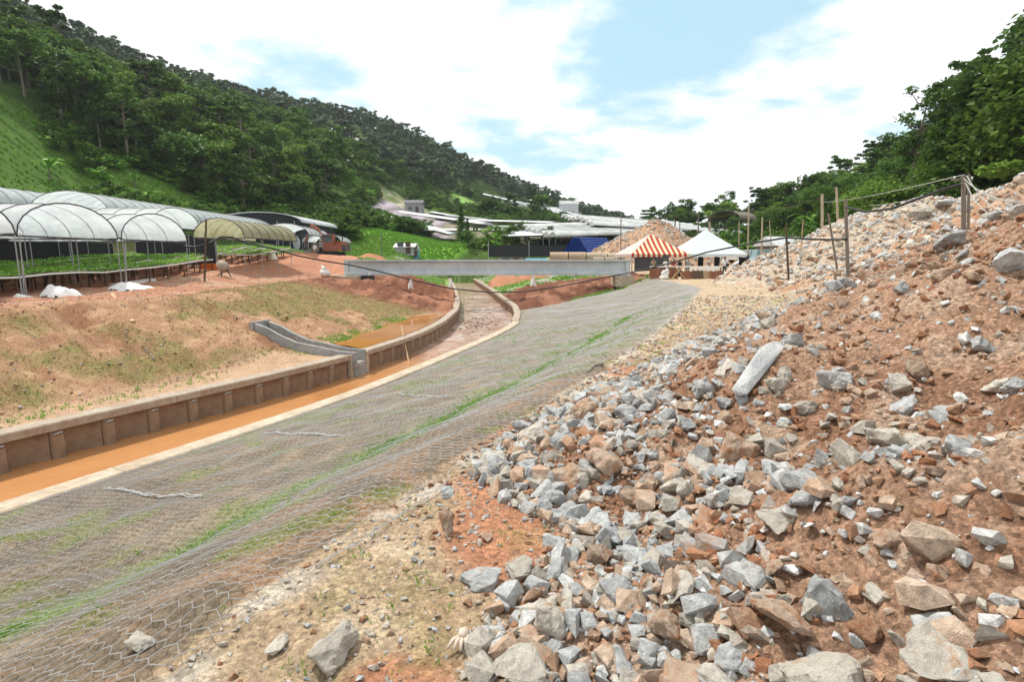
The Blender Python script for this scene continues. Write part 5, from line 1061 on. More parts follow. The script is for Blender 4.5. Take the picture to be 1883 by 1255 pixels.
cable('hose', [at(*p) for p in hp], .055, 'rubber', 'long black hose slung across the river in front of the girder', 'hose', 0, 4)
hp = [(1556, 381, 21.9), (1590, 390, 20.5), (1640, 384, 18.5), (1690, 365, 17), (1730, 350, 15.8), (1771, 338, 15.0)]
cable('hose', [at(*p) for p in hp], .04, 'rubber', 'black hose running up from the straight post to the wired post', 'hose', 0, 5)
W1 = at(1772, 332, 14.9); ws = [((1512, 372, 47.5), 'wire from the wired post to the white posts behind the heap'), ((1883, 372, 11), 'wire from the wired post down towards the heap side'), ((1850, 392, 12), 'slack wire from the wired post to the heap crest'), ((1600, 378, 30), 'thin wire from the wired post over the stony heap'), ((1830, 398, 12.4), 'lowest stay wire of the wired post')]
for (p, lab) in ws: cable('wire', [W1 + Vector((random.uniform(-.1, .1), 0, random.uniform(-.1, .15))), at(*p)], .012, 'wire', lab, 'wire', .15, 8, 4)
for a, b, lab in (((1141, 400, 55), (1240, 397, 75), 'thin wire between the slender pole and the dark pole'), ((1240, 397, 75), (1284, 398, 78), 'thin wire between the two poles over the heap'), ((1284, 398, 78), (1376, 385, 60), 'thin wire from grey pole to tall utility pole'), ((1376, 388, 60), (1512, 362, 48), 'thin wire from the utility pole to the white posts')): cable('wire', [at(*a), at(*b)], .02, 'wood_dark', lab, 'wire', .4, 8, 4)
def rag(px, py, Y, s, label, drop=.8):
    p = at(px, py, Y); m = MB(); P = []
    for i in range(6):
        q = i / 5; P.append([(p.x + (j - 2) * .05 * s * (1 + q * 1.6) + random.uniform(-.02, .02), p.y + .05 * math.sin(j * 1.9 + q * 3) * s, p.z - q * drop * s + .05 * math.sin(j)) for j in range(5)])
    m.sheet(P, .01); return tag(m.build('rag', M['white_cloth'], smooth=True), label, 'rag', 'rags tied to the black hose')
rag(755, 515, 43.7, .9, 'small white rag tied to the hose over the red spoil'); rag(829, 512, 43.7, .7, 'white rag tied high on the wall end under the girder', 1.0); rag(981, 508, 43.3, 1.0, 'white rag hanging from the hose over the far bank'); rag(680, 497, 43.4, .5, 'tiny white rag on the hose near the left bridge seat')
def sack(x, y, s, label, tall=1.0, z=None):
    m = MB(); z = sz(x, y) if z is None else z; prof = [(.01, 0), (.36, .02), (.42, .15), (.40, .35), (.33, .55), (.24, .68), (.20, .74), (.24, .80), (.02, .83)]
    m.lathe((0, 0, 0), [(r * s, h * s * tall) for r, h in prof], 12); m.v = [(a + .10 * s * math.sin(c * 9 / s + a * 7 + x), b + .10 * s * math.sin(c * 7 / s + b * 11 + y), c * (1 + .15 * math.sin(a * 9 / s + x))) for a, b, c in m.v]
    o = m.build('sack', M['white_cloth'], smooth=True); o.location = (x, y, z - .02); return tag(o, label, 'sack', 'white sacks about the site')
p = at_z(1187, 508, .05); sack(p.x, 44.5, .85, 'white tied sack standing at the top of the netted bank', 1.1); p = at(597, 498, 44); sack(p.x, 44, .9, 'white sack on the left bridge seat', 1.0, .3); p = at(501, 465, 46); sack(p.x, 46, .8, 'white sack on the end of a bench'); 
def heap_cloth(x, y, r, h_, label):
    xs = np.linspace(-1, 1, 22); X, Y_ = np.meshgrid(xs * r, xs * r * .7); d = np.hypot(X / r, Y_ / (r * .7)); Z = h_ * np.clip(1 - d, 0, 1) ** .7 * (.5 + fbm(X * 3.2 / r + x, Y_ * 3.2 / r, 3, 88)) ; G = ground(X + x, Y_ + y); i = np.arange(484).reshape(22, 22); q = np.stack([i[:-1, :-1], i[:-1, 1:], i[1:, 1:], i[1:, :-1]], -1)[d[:-1, :-1] < 1.02].reshape(-1, 4)
    tag(link_mesh('cloth_bundle', np_mesh('cloth_bundle', np.stack([X + x, Y_ + y, G + Z + .015], -1).reshape(-1, 3), q, M['white_cloth'], False)), label, 'cloth')
heap_cloth(-17.9, 21.6, .75, .55, 'crumpled white plastic sheet heaped on the red yard'); heap_cloth(-17.9, 25.6, 1.0, .4, 'folded pale tarpaulin heap beside the bare steel pole'); heap_cloth(-18.6, 20.6, .35, .2, 'small scrap of white sheet on the red yard')
def plank(a, b, w, h, matl, label, group=None, name='plank'): return tag(MB().bar(a, b, w, h).build(name, M[matl]), label, 'plank', group)
def gp(px, py, dz=.04, z=.25): p = at_z(px, py, z); return Vector((p.x, p.y, gz(p.x, p.y) + dz))
plank(gp(102, 543), gp(140, 541), .16, .04, 'wood_tan', 'pale plank lying on the red yard by the steel pole'); plank(gp(205, 541), gp(240, 556), .12, .04, 'wood_tan', 'plank sticking over the bank crest'); plank(gp(225, 558), gp(276, 580, z=0), .04, .04, 'wood_grey', 'long grey pole sliding down the red bank')
plank(gp(508, 562, z=-.3), gp(530, 580, z=-.8), .07, .05, 'wood_tan', 'pale stick lying on the olive bank above the drain'); plank(gp(560, 500, .1), gp(612, 498, .1), .3, .06, 'wood_tan', 'boards stacked beside the left bridge seat'); plank(gp(210, 528), gp(280, 523), .5, .2, 'white_cloth', 'rolled pale tarpaulin lying under the benches', name='tarpaulin'); plank(gp(55, 525), gp(0, 530), .2, .05, 'wood_tan', 'pale board at the foot of the front bench')
st = at_z(738, 614, -1.7); bb = at_z(752, 662, -2.55); plank((st.x, st.y, -1.3), (bb.x, bb.y - .1, -2.6), .05, .05, 'wood_tan', 'thin stick leaning from the wall into the muddy water', name='stick')
a = at_z(1080, 690, 0); cable('root', [(a.x, a.y, .03), (a.x + .12, a.y + .18, .1), (a.x + .3, a.y + .5, .07), (a.x + .32, a.y + .8, .03)], .025, 'wood_grey', 'bent grey root lying at the netting edge', 'root', 0, 4)
# cream work glove lying on the track
g = at_z(852, 1192, .02); gl_ = thing('glove', 'cream rubber glove with spread fingers lying on the track', 'glove', (g.x, g.y, gz(g.x, g.y))); m = MB(); b0 = Vector((g.x, g.y, gz(g.x, g.y) + .025)); m.tube([b0 + Vector((.01, .045, .012)), b0 + Vector((0, .02, .025)), b0 + Vector((-.005, -.01, .02))], [.016, .026, .022], 8)
for dx, L in ((-.055, .05), (-.03, .06), (-.005, .066), (.02, .06), (.045, .042)): m.tube([b0 + Vector((dx * .35, 0, .022)), b0 + Vector((dx * .8, -L * .5, .022)), b0 + Vector((dx * 1.15, -L, .004))], [.011, .0095, .007], 6)
M['glove'] = mat('glove', (.50, .41, .33), .6, .1, 20, .1); m.build('palm_and_fingers', M['glove'], gl_, smooth=True)
# ------------------------------------------------------------------ canopies by the track
M['red_cloth'] = mat('red_cloth', (.42, .045, .03), .7, .1, 3, .1, trans=.15); M['cream_cloth'] = mat('cream_cloth', (.72, .62, .40), .7, .1, 3, .1, trans=.15); M['canvas'] = mat('canvas', (.66, .73, .74), .6, .06, 1, .05, trans=.2); M['lit_pink_canvas'] = mat('lit_pink_canvas', (.62, .50, .47), .7, .06, 1, .05, trans=.2)
def canopy(label, cx, cy, w, d, eave, apex, mats, stripes=0, rot=0):
    g = gz(cx, cy); th = thing('canopy', label, 'canopy', (cx, cy, g), rot); hw, hd = w / 2, d / 2; A = Vector((0, 0, apex)); cs = [Vector((-hw, -hd, eave)), Vector((hw, -hd, eave)), Vector((hw, hd, eave)), Vector((-hw, hd, eave))]
    def face(i, ms):
        a, b = cs[i], cs[(i + 1) % 4]; k = stripes if len(ms) > 1 else 8; vs = []; fs = []; mi = []; me = bpy.data.meshes.new('roof_panel'); nrm = Vector((0, 0, .02))
        def pt(u, v): e = a.lerp(b, u); m = a.lerp(b, .5); sag = -.10 * math.sin(v * math.pi); return e + (A - m) * v + Vector((0, 0, sag * (1 - abs(2 * u - 1))))
        for j in range(k):
            u0, u1 = j / k, (j + 1) / k; h0, h1 = 1 - abs(2 * u0 - 1), 1 - abs(2 * u1 - 1); R_ = 3; base = len(vs)
            for r in range(R_ + 1): q = r / R_; vs += [pt(u0, h0 * q), pt(u1, h1 * q)]
            for r in range(R_): fs.append((base + 2 * r, base + 2 * r + 1, base + 2 * r + 3, base + 2 * r + 2)); mi.append(j % len(ms))
            # scalloped valance below the eave
            base = len(vs); o = (b - a).cross(Vector((0, 0, 1))).normalized() * .01; vs += [a.lerp(b, u0) + o, a.lerp(b, u1) + o, a.lerp(b, u1) + o - Vector((0, 0, .24)), a.lerp(b, (u0 + u1) / 2) + o - Vector((0, 0, .32)), a.lerp(b, u0) + o - Vector((0, 0, .24))]; fs.append((base, base + 4, base + 3, base + 2, base + 1)); mi.append(j % len(ms))
        me.from_pydata([tuple(v) for v in vs], [], fs); me.update()
        for m_ in ms: me.materials.append(M[m_])
        me.polygons.foreach_set('material_index', mi); link_mesh('roof_panel', me, th)
    for i in range(4): face(i, mats[i])
    for c in cs:
        x, y = c.x * .97, c.y * .97; MB().tube([(x, y, -.3), (x, y, eave - .01)], .05, 6).build('pole', M['steel'], th, world=False)
    for i in range(4): MB().bar(cs[i] * .99 + Vector((0, 0, -.05)), cs[(i + 1) % 4] * .99 + Vector((0, 0, -.05)), .05, .05).build('eave_bar', M['steel'], th, world=False)
    return th
canopy('red and cream striped pyramid canopy beside the girder', 13.3, 53, 5.5, 5.2, 2.05, 4.0, [('red_cloth', 'cream_cloth'), ('red_cloth', 'cream_cloth'), ('lit_pink_canvas',), ('lit_pink_canvas',)], 22, .12)  # left and back panels: lit look of the cloth painted as pale pink
canopy('white peaked canopy next to the striped one', 18.9, 54, 5.9, 5.4, 2.05, 4.45, [('canvas',)] * 4, 0, .05)
# dark banner sheet under the striped canopy
t = thing('banner', 'dark blue grey sheet hung under the striped canopy', 'banner', (12.6, 50.6, 0)); MB().bar((11.3, 50.6, 1.1), (14.4, 50.4, 1.35), .03, 1.3).build('sheet', M['dark_steel'], t)
for x in (11.3, 14.35): MB().tube([(x, 50.62, -.2), (x, 50.62, 1.9)], .03, 5).build('pole', M['steel'], t)
# black curtains tied to the white canopy's poles
for x, y, lab in ((17.7, 51.6, 'black curtain hanging from the middle of the white canopy'), (19.2, 51.5, 'black curtain strip beside the middle one'), (21.7, 51.5, 'wide black curtain at the corner of the white canopy')):
    m = MB(); w_ = .9 if 'wide' in lab else .5; P = [[(x - w_ / 2 + w_ * k / 8, y + .06 * math.sin(k * 2.1), 2.0 - j * .5) for k in range(9)] for j in range(4)]; m.sheet(P, .01); tag(m.build('curtain', M['black'], smooth=True), lab, 'curtain', 'curtains of the white canopy')
# plastic chairs
def chair_proto():
    t = thing('plastic_chair', '', 'chair', (0, 0, 0)); m = 'white_paint'
    MB().box((0, 0, .44), (.46, .44, .035)).build('seat', M[m], t, world=False); b = MB(); b.sheet([[(-.22 + .055 * k, -.22 - .04 * math.sin(k * .39), .46) for k in range(9)], [(-.24 + .06 * k, -.30 - .05 * math.sin(k * .39), .9) for k in range(9)]], .02); b.build('backrest', M[m], t, world=False)
    for sx_ in (-1, 1):
        for sy_ in (-1, 1): MB().bar((sx_ * .2, sy_ * .19, .43), (sx_ * .24, sy_ * .23, 0), .045).build('leg', M[m], t, world=False)
        MB().bar((sx_ * .24, -.22, .66), (sx_ * .24, .18, .66), .05, .03).build('armrest', M[m], t, world=False)
    return t
ch0 = chair_proto(); spots = [(16.2, 49.6), (16.75, 49.5), (17.3, 49.6), (17.9, 49.45), (18.5, 49.5), (16.5, 50.5), (17.4, 50.6), (18.2, 50.5)]
for i, (x, y) in enumerate(spots):
    c = ch0 if i == 0 else copy_tree(ch0); c.location = (x, y, gz(x, y)); c.rotation_euler = (0, 0, random.uniform(-.3, .3)); tag(c, 'white plastic chair in the front row before the canopies' if i < 5 else 'white plastic chair in the rear row under the canopies', 'chair', 'front row of chairs' if i < 5 else 'rear row of chairs')
# formwork and rough timber at the head of the bank
for i, (px, w_, h_, matl, lab) in enumerate(((1205, 1.1, .9, 'wood_red', 'leaning rusty form panel behind the white sack'), (1232, 1.2, 1.0, 'wood_red', 'pair of rusty form panels beside the leaning one'), (1262, 1.0, .7, 'wood_red', 'low rusty form panel below the chairs'), (1282, .9, .75, 'wood_dark', 'dark form box left of the tan crate'), (1296, .8, .7, 'wood_tan', 'tan timber crate on the track head'), (1316, 1.1, .7, 'wood_red', 'slatted red crate behind the walking person'))):
    Y = 45.2 - .2 * (i % 2); x = (px - CXP) / FPX * Y; g = gz(x, Y); t = thing('form_panel' if 'panel' in lab else 'timber_crate', lab, 'panel' if 'panel' in lab else 'crate', (x, Y, g)); n = 5
    for k in range(n): MB().bar((x - w_ / 2 + w_ * (k + .5) / n, Y, g - .03), (x - w_ / 2 + w_ * (k + .5) / n, Y + .25, g + h_ * random.uniform(.85, 1)), w_ / n * .9, .05, up=(0, 1, 0)).build('board', M[matl], t)
    for q in (.25, .75): MB().bar((x - w_ / 2, Y + .25 * q + .07, g + h_ * q), (x + w_ / 2, Y + .25 * q + .07, g + h_ * q), .06, .06).build('batten', M['wood_dark'], t)
for k, (a, b, lab) in enumerate((((1236, 505), (1256, 488), 'bare timber prop leaning right near the form panels'), ((1262, 504), (1240, 489), 'bare timber prop crossing the other one'))): A, B = at(a[0], a[1], 44.5), at(b[0], b[1], 44.7); plank((A.x, A.y, gz(A.x, A.y)), B, .07, .07, 'wood_tan', lab, name='timber_prop')
rl = thing('barrier', 'long white rail barrier behind the crates', 'barrier', (18, 48.5, 0)); MB().bar((12.2, 48.6, .95), (23.5, 48.4, .95), .05, .10).build('rail', M['white_paint'], rl)
for k in range(7): x = 12.3 + k * 1.85; MB().tube([(x, 48.66, gz(x, 48.6) - .2), (x, 48.66, 1.0)], .03, 5).build('post', M['white_paint'], rl)
# ------------------------------------------------------------------ people
M['skin'] = mat('skin', (.28, .15, .09), .6, .1, 9, 0); M['hair'] = mat('hair', (.012, .01, .01), .6, .2, 20, .2)
CLOTH = {k: mat('cloth_' + k, c, .85, .12, 12, .2) for k, c in dict(white=(.80, .80, .79), navy=(.018, .022, .04), dark=(.03, .03, .035), red=(.35, .05, .05), blue=(.06, .13, .33), khaki=(.30, .25, .16), grey=(.25, .25, .25), vest=(.65, .16, .03)).items()}
def person(label, x, y, face, shirt, trousers, h=1.66, stride=.12, arms=(.12, .12), bend=(.1, .1), hold=False, sit=False, group=None, helmet=None, z=None):
    "face = heading of the front (radians, 0 = +Y)"
    s = h / 1.7; V = []; Rr = []; E = []; mt = []
    def v(p, r, m, par=None):
        V.append(p); Rr.append(r); mt.append(m)
        if par is not None: E.append((par, len(V) - 1))
        return len(V) - 1
    hipz = .92 if not sit else .5
    pel = v((0, 0, hipz), .135, 't'); wa = v((0, .0, hipz + .16), .125, 's', pel); chs = v((0, .01, hipz + .38), .15, 's', wa); nk0 = v((0, 0, hipz + .52), .085, 's', chs); nk = v((0, .015, hipz + .58), .052, 'k', nk0)
    hd0 = v((0, .03, hipz + .66), .085, 'k', nk); hd1 = v((0, .02, hipz + .74), .092, 'h', hd0); v((0, .01, hipz + .80), .05, 'h', hd1); v((0, .115, hipz + .665), .018, 'k', hd0)
    for sd in (-1, 1): v((sd * .085, .02, hipz + .67), .016, 'k', hd0)
    for i, sd in enumerate((-1, 1)):
        sh = v((sd * .175, 0, hipz + .47), .065, 's', chs); a = arms[i]; el = v((sd * (.22 + .02), -.02 + math.sin(a) * .1, hipz + .47 - .28), .045, 's', sh); b = bend[i]
        wr = v((sd * (.23 - .08 * (b > .8)), math.sin(b) * .25, hipz + .19 - math.cos(b) * .25), .032, 'k', el); d = Vector((0, math.sin(b), -math.cos(b))); w3 = Vector(V[wr]); palm = v(tuple(w3 + d * .06), .032, 'k', wr)
        for q, L in ((-.028, .065), (-.01, .08), (.01, .078), (.026, .06)):
            k1 = v(tuple(w3 + d * .10 + Vector((0, q, 0))), .010, 'k', palm); v(tuple(w3 + d * (.10 + L) + Vector((-sd * .02, q, 0))), .008, 'k', k1)
        v(tuple(w3 + d * .07 + Vector((-sd * .01, .06, 0))), .010, 'k', palm)
        st = stride * (1 if i else -1)
        if not sit:
            hp_ = v((sd * .09, 0, hipz - .06), .095, 't', pel); kn = v((sd * .095, st * .55 + .02, .49), .062, 't', hp_); an = v((sd * .095, st, .09), .042, 't', kn); v((sd * .10, st + .16, .035), .035, 'b', an)
        else:
            hp_ = v((sd * .1, .05, hipz - .02), .095, 't', pel); kn = v((sd * .11, .45, hipz), .065, 't', hp_); an = v((sd * .11, .45, .09), .042, 't', kn); v((sd * .11, .6, .035), .035, 'b', an)
    me = bpy.data.meshes.new('person'); me.from_pydata([tuple(Vector(p) * s) for p in V], E, []); me.update(); o = bpy.data.objects.new('person', me); COL.objects.link(o)
    md = o.modifiers.new('skin', 'SKIN'); md.use_smooth_shade = True; o.modifiers.new('sub', 'SUBSURF').levels = 1
    for i, sv in enumerate(me.skin_vertices[0].data): sv.radius = (Rr[i] * s, Rr[i] * s * (.78 if mt[i] in 'st' and i < 4 else 1)); sv.use_root = i == 0
    dg = bpy.context.evaluated_depsgraph_get(); dg.update(); nm = bpy.data.meshes.new_from_object(o.evaluated_get(dg)); bpy.data.objects.remove(o); nm.name = 'person'
    nm.materials.clear()
    for m_ in (M['skin'], M['hair'] if not helmet else M[helmet], CLOTH[shirt], CLOTH[trousers], M['black']): nm.materials.append(m_)
    key = {'k': 0, 'h': 1, 's': 2, 't': 3, 'b': 4}; P = np.array([p for p in V]) * s; seg = [(np.array(P[a]), np.array(P[b]), key[mt[b]]) for a, b in E]
    cen = np.zeros(len(nm.polygons) * 3); nm.polygons.foreach_get('center', cen); cen = cen.reshape(-1, 3); best = np.full(len(cen), 9.); mi = np.zeros(len(cen), int)
    for a, b, k in seg:
        ab = b - a; q = np.clip(((cen - a) @ ab) / (ab @ ab + 1e-9), 0, 1); d = np.linalg.norm(cen - a - q[:, None] * ab, axis=1); u = d < best; best[u] = d[u]; mi[u] = k
    nm.polygons.foreach_set('material_index', mi.astype(np.int32)); nm.polygons.foreach_set('use_smooth', [True] * len(nm.polygons))
    ob = link_mesh('person', nm); ob.location = (x, y, (sz(x, y) if z is None else z)); ob.rotation_euler = (0, 0, face); return tag(ob, label, 'person', group)
pp = at_z(1331, 516, .0); PX, PY = pp.x, pp.y
person('person in white shirt and dark trousers standing on the track with a bag', PX, PY, math.pi - .2, 'white', 'navy', 1.62, .10, (.1, .2), (.2, 1.2))
bgp = thing('shoulder_bag', 'small dark bag on a strap across the white shirt', 'bag', (PX, PY, sz(PX, PY))); zb = sz(PX, PY); MB().box((PX + .16, PY - .14, zb + .98), (.22, .09, .2)).build('pouch', M['black'], bgp); MB().tube([(PX + .16, PY - .15, zb + 1.06), (PX + .02, PY - .19, zb + 1.22), (PX - .12, PY - .10, zb + 1.40)], .016, 5).build('strap', M['black'], bgp)
for (px, Y, f, s_, t_, sit, lab) in ((1199, 49.8, 3.0, 'khaki', 'dark', False, 'person with raised arms under the striped canopy'), (1221, 49.9, .3, 'white', 'navy', False, 'person in white shirt seen before the dark sheet'), (1236, 50.4, 2.6, 'red', 'dark', False, 'person in red beneath the right edge of the striped canopy'), (1247, 50.6, 3.4, 'dark', 'navy', False, 'person in dark clothes between the two canopies'), (1262, 50.9, 3.0, 'grey', 'dark', False, 'person in grey under the white canopy beside the black curtain'), (1301, 51.5, 2.8, 'blue', 'navy', True, 'person in blue seated under the white canopy'), (1318, 51.6, 3.3, 'dark', 'dark', True, 'person in dark clothes seated under the white canopy'), (1170, 58, 3.1, 'dark', 'navy', False, 'person in dark clothes beyond the girder end'), (584, 56, 2.8, 'white', 'khaki', False, 'worker in a white top beside the excavator bucket'), (637, 57, 3.6, 'vest', 'dark', False, 'worker in an orange vest behind the excavator'), (595, 55, 3.0, 'grey', 'navy', False, 'worker in grey near the excavator arm')):
    x = (px - CXP) / FPX * Y; person(lab, x, Y, f, s_, t_, 1.64, .08, (.1, .1), (1.9, 2.0) if 'raised' in lab else (.25, .4), sit=sit, helmet='white_paint' if 'worker' in lab else None)
    if sit: c = copy_tree(ch0); c.location = (x, Y, gz(x, Y) - .02); c.rotation_euler = (0, 0, f); tag(c, 'white plastic chair under the seated ' + lab.replace('person ', '').replace(' seated under the white canopy', ' sitter'), 'chair', 'chairs in use')
# ------------------------------------------------------------------ excavator
ex = thing('excavator', 'small rusty orange tracked excavator on the red earth by the girder', 'excavator', (-18.9, 57.5, gz(-18.9, 57.5) - .02)); E0 = Vector(ex.location)
def eb(name, c, d, mk, rz=0, M_=None): return MB().box(E0 + Vector(c), d, rz, M_).build(name, M[mk], ex)
for sy_ in (-.85, .85):
    m = MB(); pr = [(-1.3, .35), (-1.15, .12), (-.9, 0), (.9, 0), (1.15, .12), (1.3, .35), (1.15, .6), (.9, .68), (-.9, .68), (-1.15, .6)]
    vs = [E0 + Vector((x, sy_ + w_, z)) for w_ in (-.22, .22) for x, z in pr]; n = len(pr); tr_ = m.add(vs, [(i, (i + 1) % n, n + (i + 1) % n, n + i) for i in range(n)] + [tuple(range(n))[::-1], tuple(range(n, 2 * n))]).build('track', M['black'], ex)
    for x in (-.9, -.45, 0, .45, .9): MB().lathe(E0 + Vector((x, sy_ - .235 if sy_ < 0 else sy_ + .235, .3)), [(.2, -.02), (.2, .02), (.01, .02)], 10, Matrix(((1, 0, 0), (0, 0, 1), (0, 1, 0)))).build('roller', M['dark_steel'], tr_)
eb('undercarriage', (0, 0, .62), (1.3, 1.3, .3), 'dark_steel'); eb('house', (.45, .1, 1.12), (1.9, 1.9, .62), 'orange'); eb('counterweight', (1.55, .1, 1.15), (.35, 1.8, .7), 'dark_steel')
cb = eb('cab', (.0, -.45, 1.95), (1.05, .85, 1.1), 'orange'); MB().box(E0 + Vector((.0, -.885, 2.05)), (.85, .02, .7)).build('window', M['glass'], cb); MB().box(E0 + Vector((-.535, -.45, 2.05)), (.02, .68, .75)).build('window', M['glass'], cb); eb('engine_hood', (.95, .35, 1.6), (.85, 1.2, .4), 'orange'); MB().tube([E0 + Vector((1.1, .6, 1.75)), E0 + Vector((1.1, .6, 2.3))], .05, 6).build('exhaust', M['black'], ex)
B0, B1, B2, B3 = (E0 + Vector(p) for p in ((-.5, .3, 1.3), (-1.35, .3, 3.1), (-2.0, .3, 3.45), (-2.7, .3, 1.7)))
m = MB(); m.bar(B0, B1, .28, .42, up=(0, 1, 0)); m.bar(B1, B2, .27, .38, up=(0, 1, 0)); bo = m.build('boom', M['orange'], ex); MB().bar(B0 + Vector((-.1, -.2, .2)), B1 + Vector((.1, -.2, -.5)), .1).build('cylinder', M['steel'], bo)
ar_ = MB().bar(B2 + Vector((.1, 0, .1)), B3, .22, .3, up=(0, 1, 0)).build('arm', M['orange'], ex); MB().bar(B2 + Vector((.3, 0, .3)), B2.lerp(B3, .5) + Vector((.3, 0, .2)), .09).build('cylinder', M['steel'], ar_)
bk = MB(); pr = [(0, 0), (.35, .05), (.5, -.3), (.35, -.65), (0, -.75), (-.25, -.65), (.1, -.5), (.2, -.3)]; n = len(pr); vs = [B3 + Vector((x, w_, z)) for w_ in (-.35, .35) for x, z in pr]; bk.add(vs, [(i, (i + 1) % n, n + (i + 1) % n, n + i) for i in range(n)] + [tuple(range(n))[::-1], tuple(range(n, 2 * n))]); bo2 = bk.build('bucket', M['dark_steel'], ex)
for k in range(4): MB().box(B3 + Vector((-.3, -.27 + .18 * k, -.68)), (.16, .06, .06)).build('tooth', M['steel'], bo2)
# cement mixer under the benches
cmx = at_z(415, 492, .5); cx_, cy_ = cmx.x, 33.6; cx_ = (415 - CXP) / FPX * cy_; g = gz(cx_, cy_); mx_ = thing('cement_mixer', 'beige cement mixer drum tilted at the end of the front bench', 'cement mixer', (cx_, cy_, g)); Mt = Euler((0, -.75, 0)).to_matrix()
MB().lathe((cx_, cy_, g + .62), [(.1, -.34), (.27, -.3), (.34, -.08), (.34, .08), (.2, .36), (.18, .36), (.17, .15)], 16, Mt).build('drum', M['concrete'], mx_, smooth=True); MB().bar((cx_ - .45, cy_, g), (cx_, cy_ + .3, g + .5), .05).build('leg', M['dark_steel'], mx_); MB().bar((cx_ + .45, cy_, g), (cx_, cy_ + .3, g + .5), .05).build('leg', M['dark_steel'], mx_); MB().bar((cx_, cy_ - .3, g), (cx_, cy_ - .1, g + .5), .06).build('leg', M['dark_steel'], mx_)
ob_ = thing('crate', 'orange plastic crate on the yard under the tunnels', 'crate', (-17.2, 31.4, gz(-17.2, 31.4))); 
x, y = (390 - CXP) / FPX * 37, 37; z = gz(x, y) + .0; ob_.location = (x, y, z)
for d_, c_ in (((.8, .04, .4), (0, -.25, .22)), ((.8, .04, .4), (0, .25, .22)), ((.04, .46, .4), (-.38, 0, .22)), ((.04, .46, .4), (.38, 0, .22)), ((.72, .46, .03), (0, 0, .03))): MB().box((x + c_[0], y + c_[1], z + c_[2]), d_).build('side' if d_[2] > .1 else 'base', CLOTH['vest'], ob_)
# ------------------------------------------------------------------ pipes beyond the girder
def pipe(x0, y, z, L, r, matl, label, group, dirv=(1, 0, 0), wall=.12, name='concrete_pipe', n=18):
    d = Vector(dirv).normalized(); u = Vector((0, 0, 1)); s = d.cross(u).normalized(); Mx = Matrix((s, u, d)).transposed(); m = MB(); m.lathe((0, 0, 0), [(r - wall * r * 1.6, L - .3), (r - wall * r, L), (r, L), (r, L * .5), (r, 0), (r * (1 - wall), 0), (r * (1 - wall), L * .35)], n, Mx); o = m.build(name, M[matl], smooth=False); o.location = (x0, y, z); return tag(o, label, 'pipe', group)
gz_ = max(gz(8, 62), 1.15)
for k, (x, L, r, mk, lab) in enumerate(((4.3, 2.0, .62, 'tan_pipe', 'large tan concrete pipe with its open end towards the hill'), (6.4, 1.9, .62, 'tan_pipe', 'second large tan concrete pipe from the open end'), (8.4, 2.3, .60, 'pale_concrete', 'large grey concrete pipe in the middle of the row'), (10.8, 1.9, .55, 'pale_concrete', 'last large pale concrete pipe by the slender pole'))): pipe(x, 62.4, gz_ + r, L, r, mk, lab, None)
for k, (x, L) in enumerate(((9.0, 1.2), (10.35, 1.3))): pipe(x, 61.2, gz_ + .33, L, .33, 'pale_concrete', ['small pale concrete pipe before the large row', 'small pale pipe at the end of the row'][k], None)
pipe(1.5, 61.5, gz_ + .26, 2.4, .24, 'sky_blue', 'bright blue plastic pipe lying past the girder', None, name='plastic_pipe')
k_ = 0
for row in range(7):
    for j in range(9 - row):
        x = 7.0 + j * .36 + row * .18; pipe(x, 74 - j * .16, 2.45 + row * .31, 6, .17, 'blue', 'dark blue plastic pipe in the stack behind the concrete pipes', 'stack of blue plastic pipes', (.9, .8, 0), .1, 'plastic_pipe', 10)
rk = thing('pipe_rack', 'earth coloured timber rack under the blue pipe stack', 'rack', (10, 76, 1.2))
for q in (.6, 4.6): MB().bar((7.0 + q * .75 - .4, 74 + q * .66 + .3, 1.78), (10.6 + q * .75, 72.5 + q * .66, 1.78), .2, 1.0).build('bearer', M['wood_dark'], rk)
sf = thing('shade_fence', 'black shade net fence behind the blue pipes', 'fence', (5, 80, 1.5))
for a_, b_ in (((-3.5, 82), (2.5, 81)), ((2.5, 81), (8.5, 80)), ((11.5, 79), (19.5, 78))):
    MB().bar((*a_, 2.7), (*b_, 2.7), .04, 1.7).build('net_panel', M['black'], sf)
    MB().tube([(a_[0], a_[1] - .1, 1), (a_[0], a_[1] - .1, 4.2)], .06, 5).build('post', M['steel'], sf)
# ------------------------------------------------------------------ valley greenhouses, sheds and houses
def far_tunnel(px, Y, L, w, dirv, eave, rise, label, group=None, cover='far_film', posts=False, dz=0):
    x = (px - CXP) / FPX * Y; return tunnel('plastic_greenhouse', label, group, (x, Y), dirv, L, w, gz(x, Y) + eave + dz, rise, cover, 3.5, True, False, (True, True), seg=8, step_posts=1, post_mat='steel', follow=1)
def far_row(px, Y, n, step, L, w, dirv, eave, rise, label, group, cover='far_film', posts=False, zabs=None):
    d = Vector((dirv[0], dirv[1], 0)).normalized(); s = Vector((-d.y, d.x, 0)); x = (px - CXP) / FPX * Y; b = Vector((x, Y, 0)); lab = ['first', 'second', 'third', 'fourth', 'fifth', 'sixth', 'seventh', 'eighth', 'ninth']
    for k in range(n):
        p = b + s * step * k; z = (gz(p.x, p.y) + eave) if zabs is None else zabs + .25 * k; tunnel('plastic_greenhouse', label.replace('#', lab[k]), group, (p.x, p.y), dirv, L, w, z, rise, cover, 2.6, posts, True, (True, True), seg=8, step_posts=1, follow=1, hoop_mat='steel')
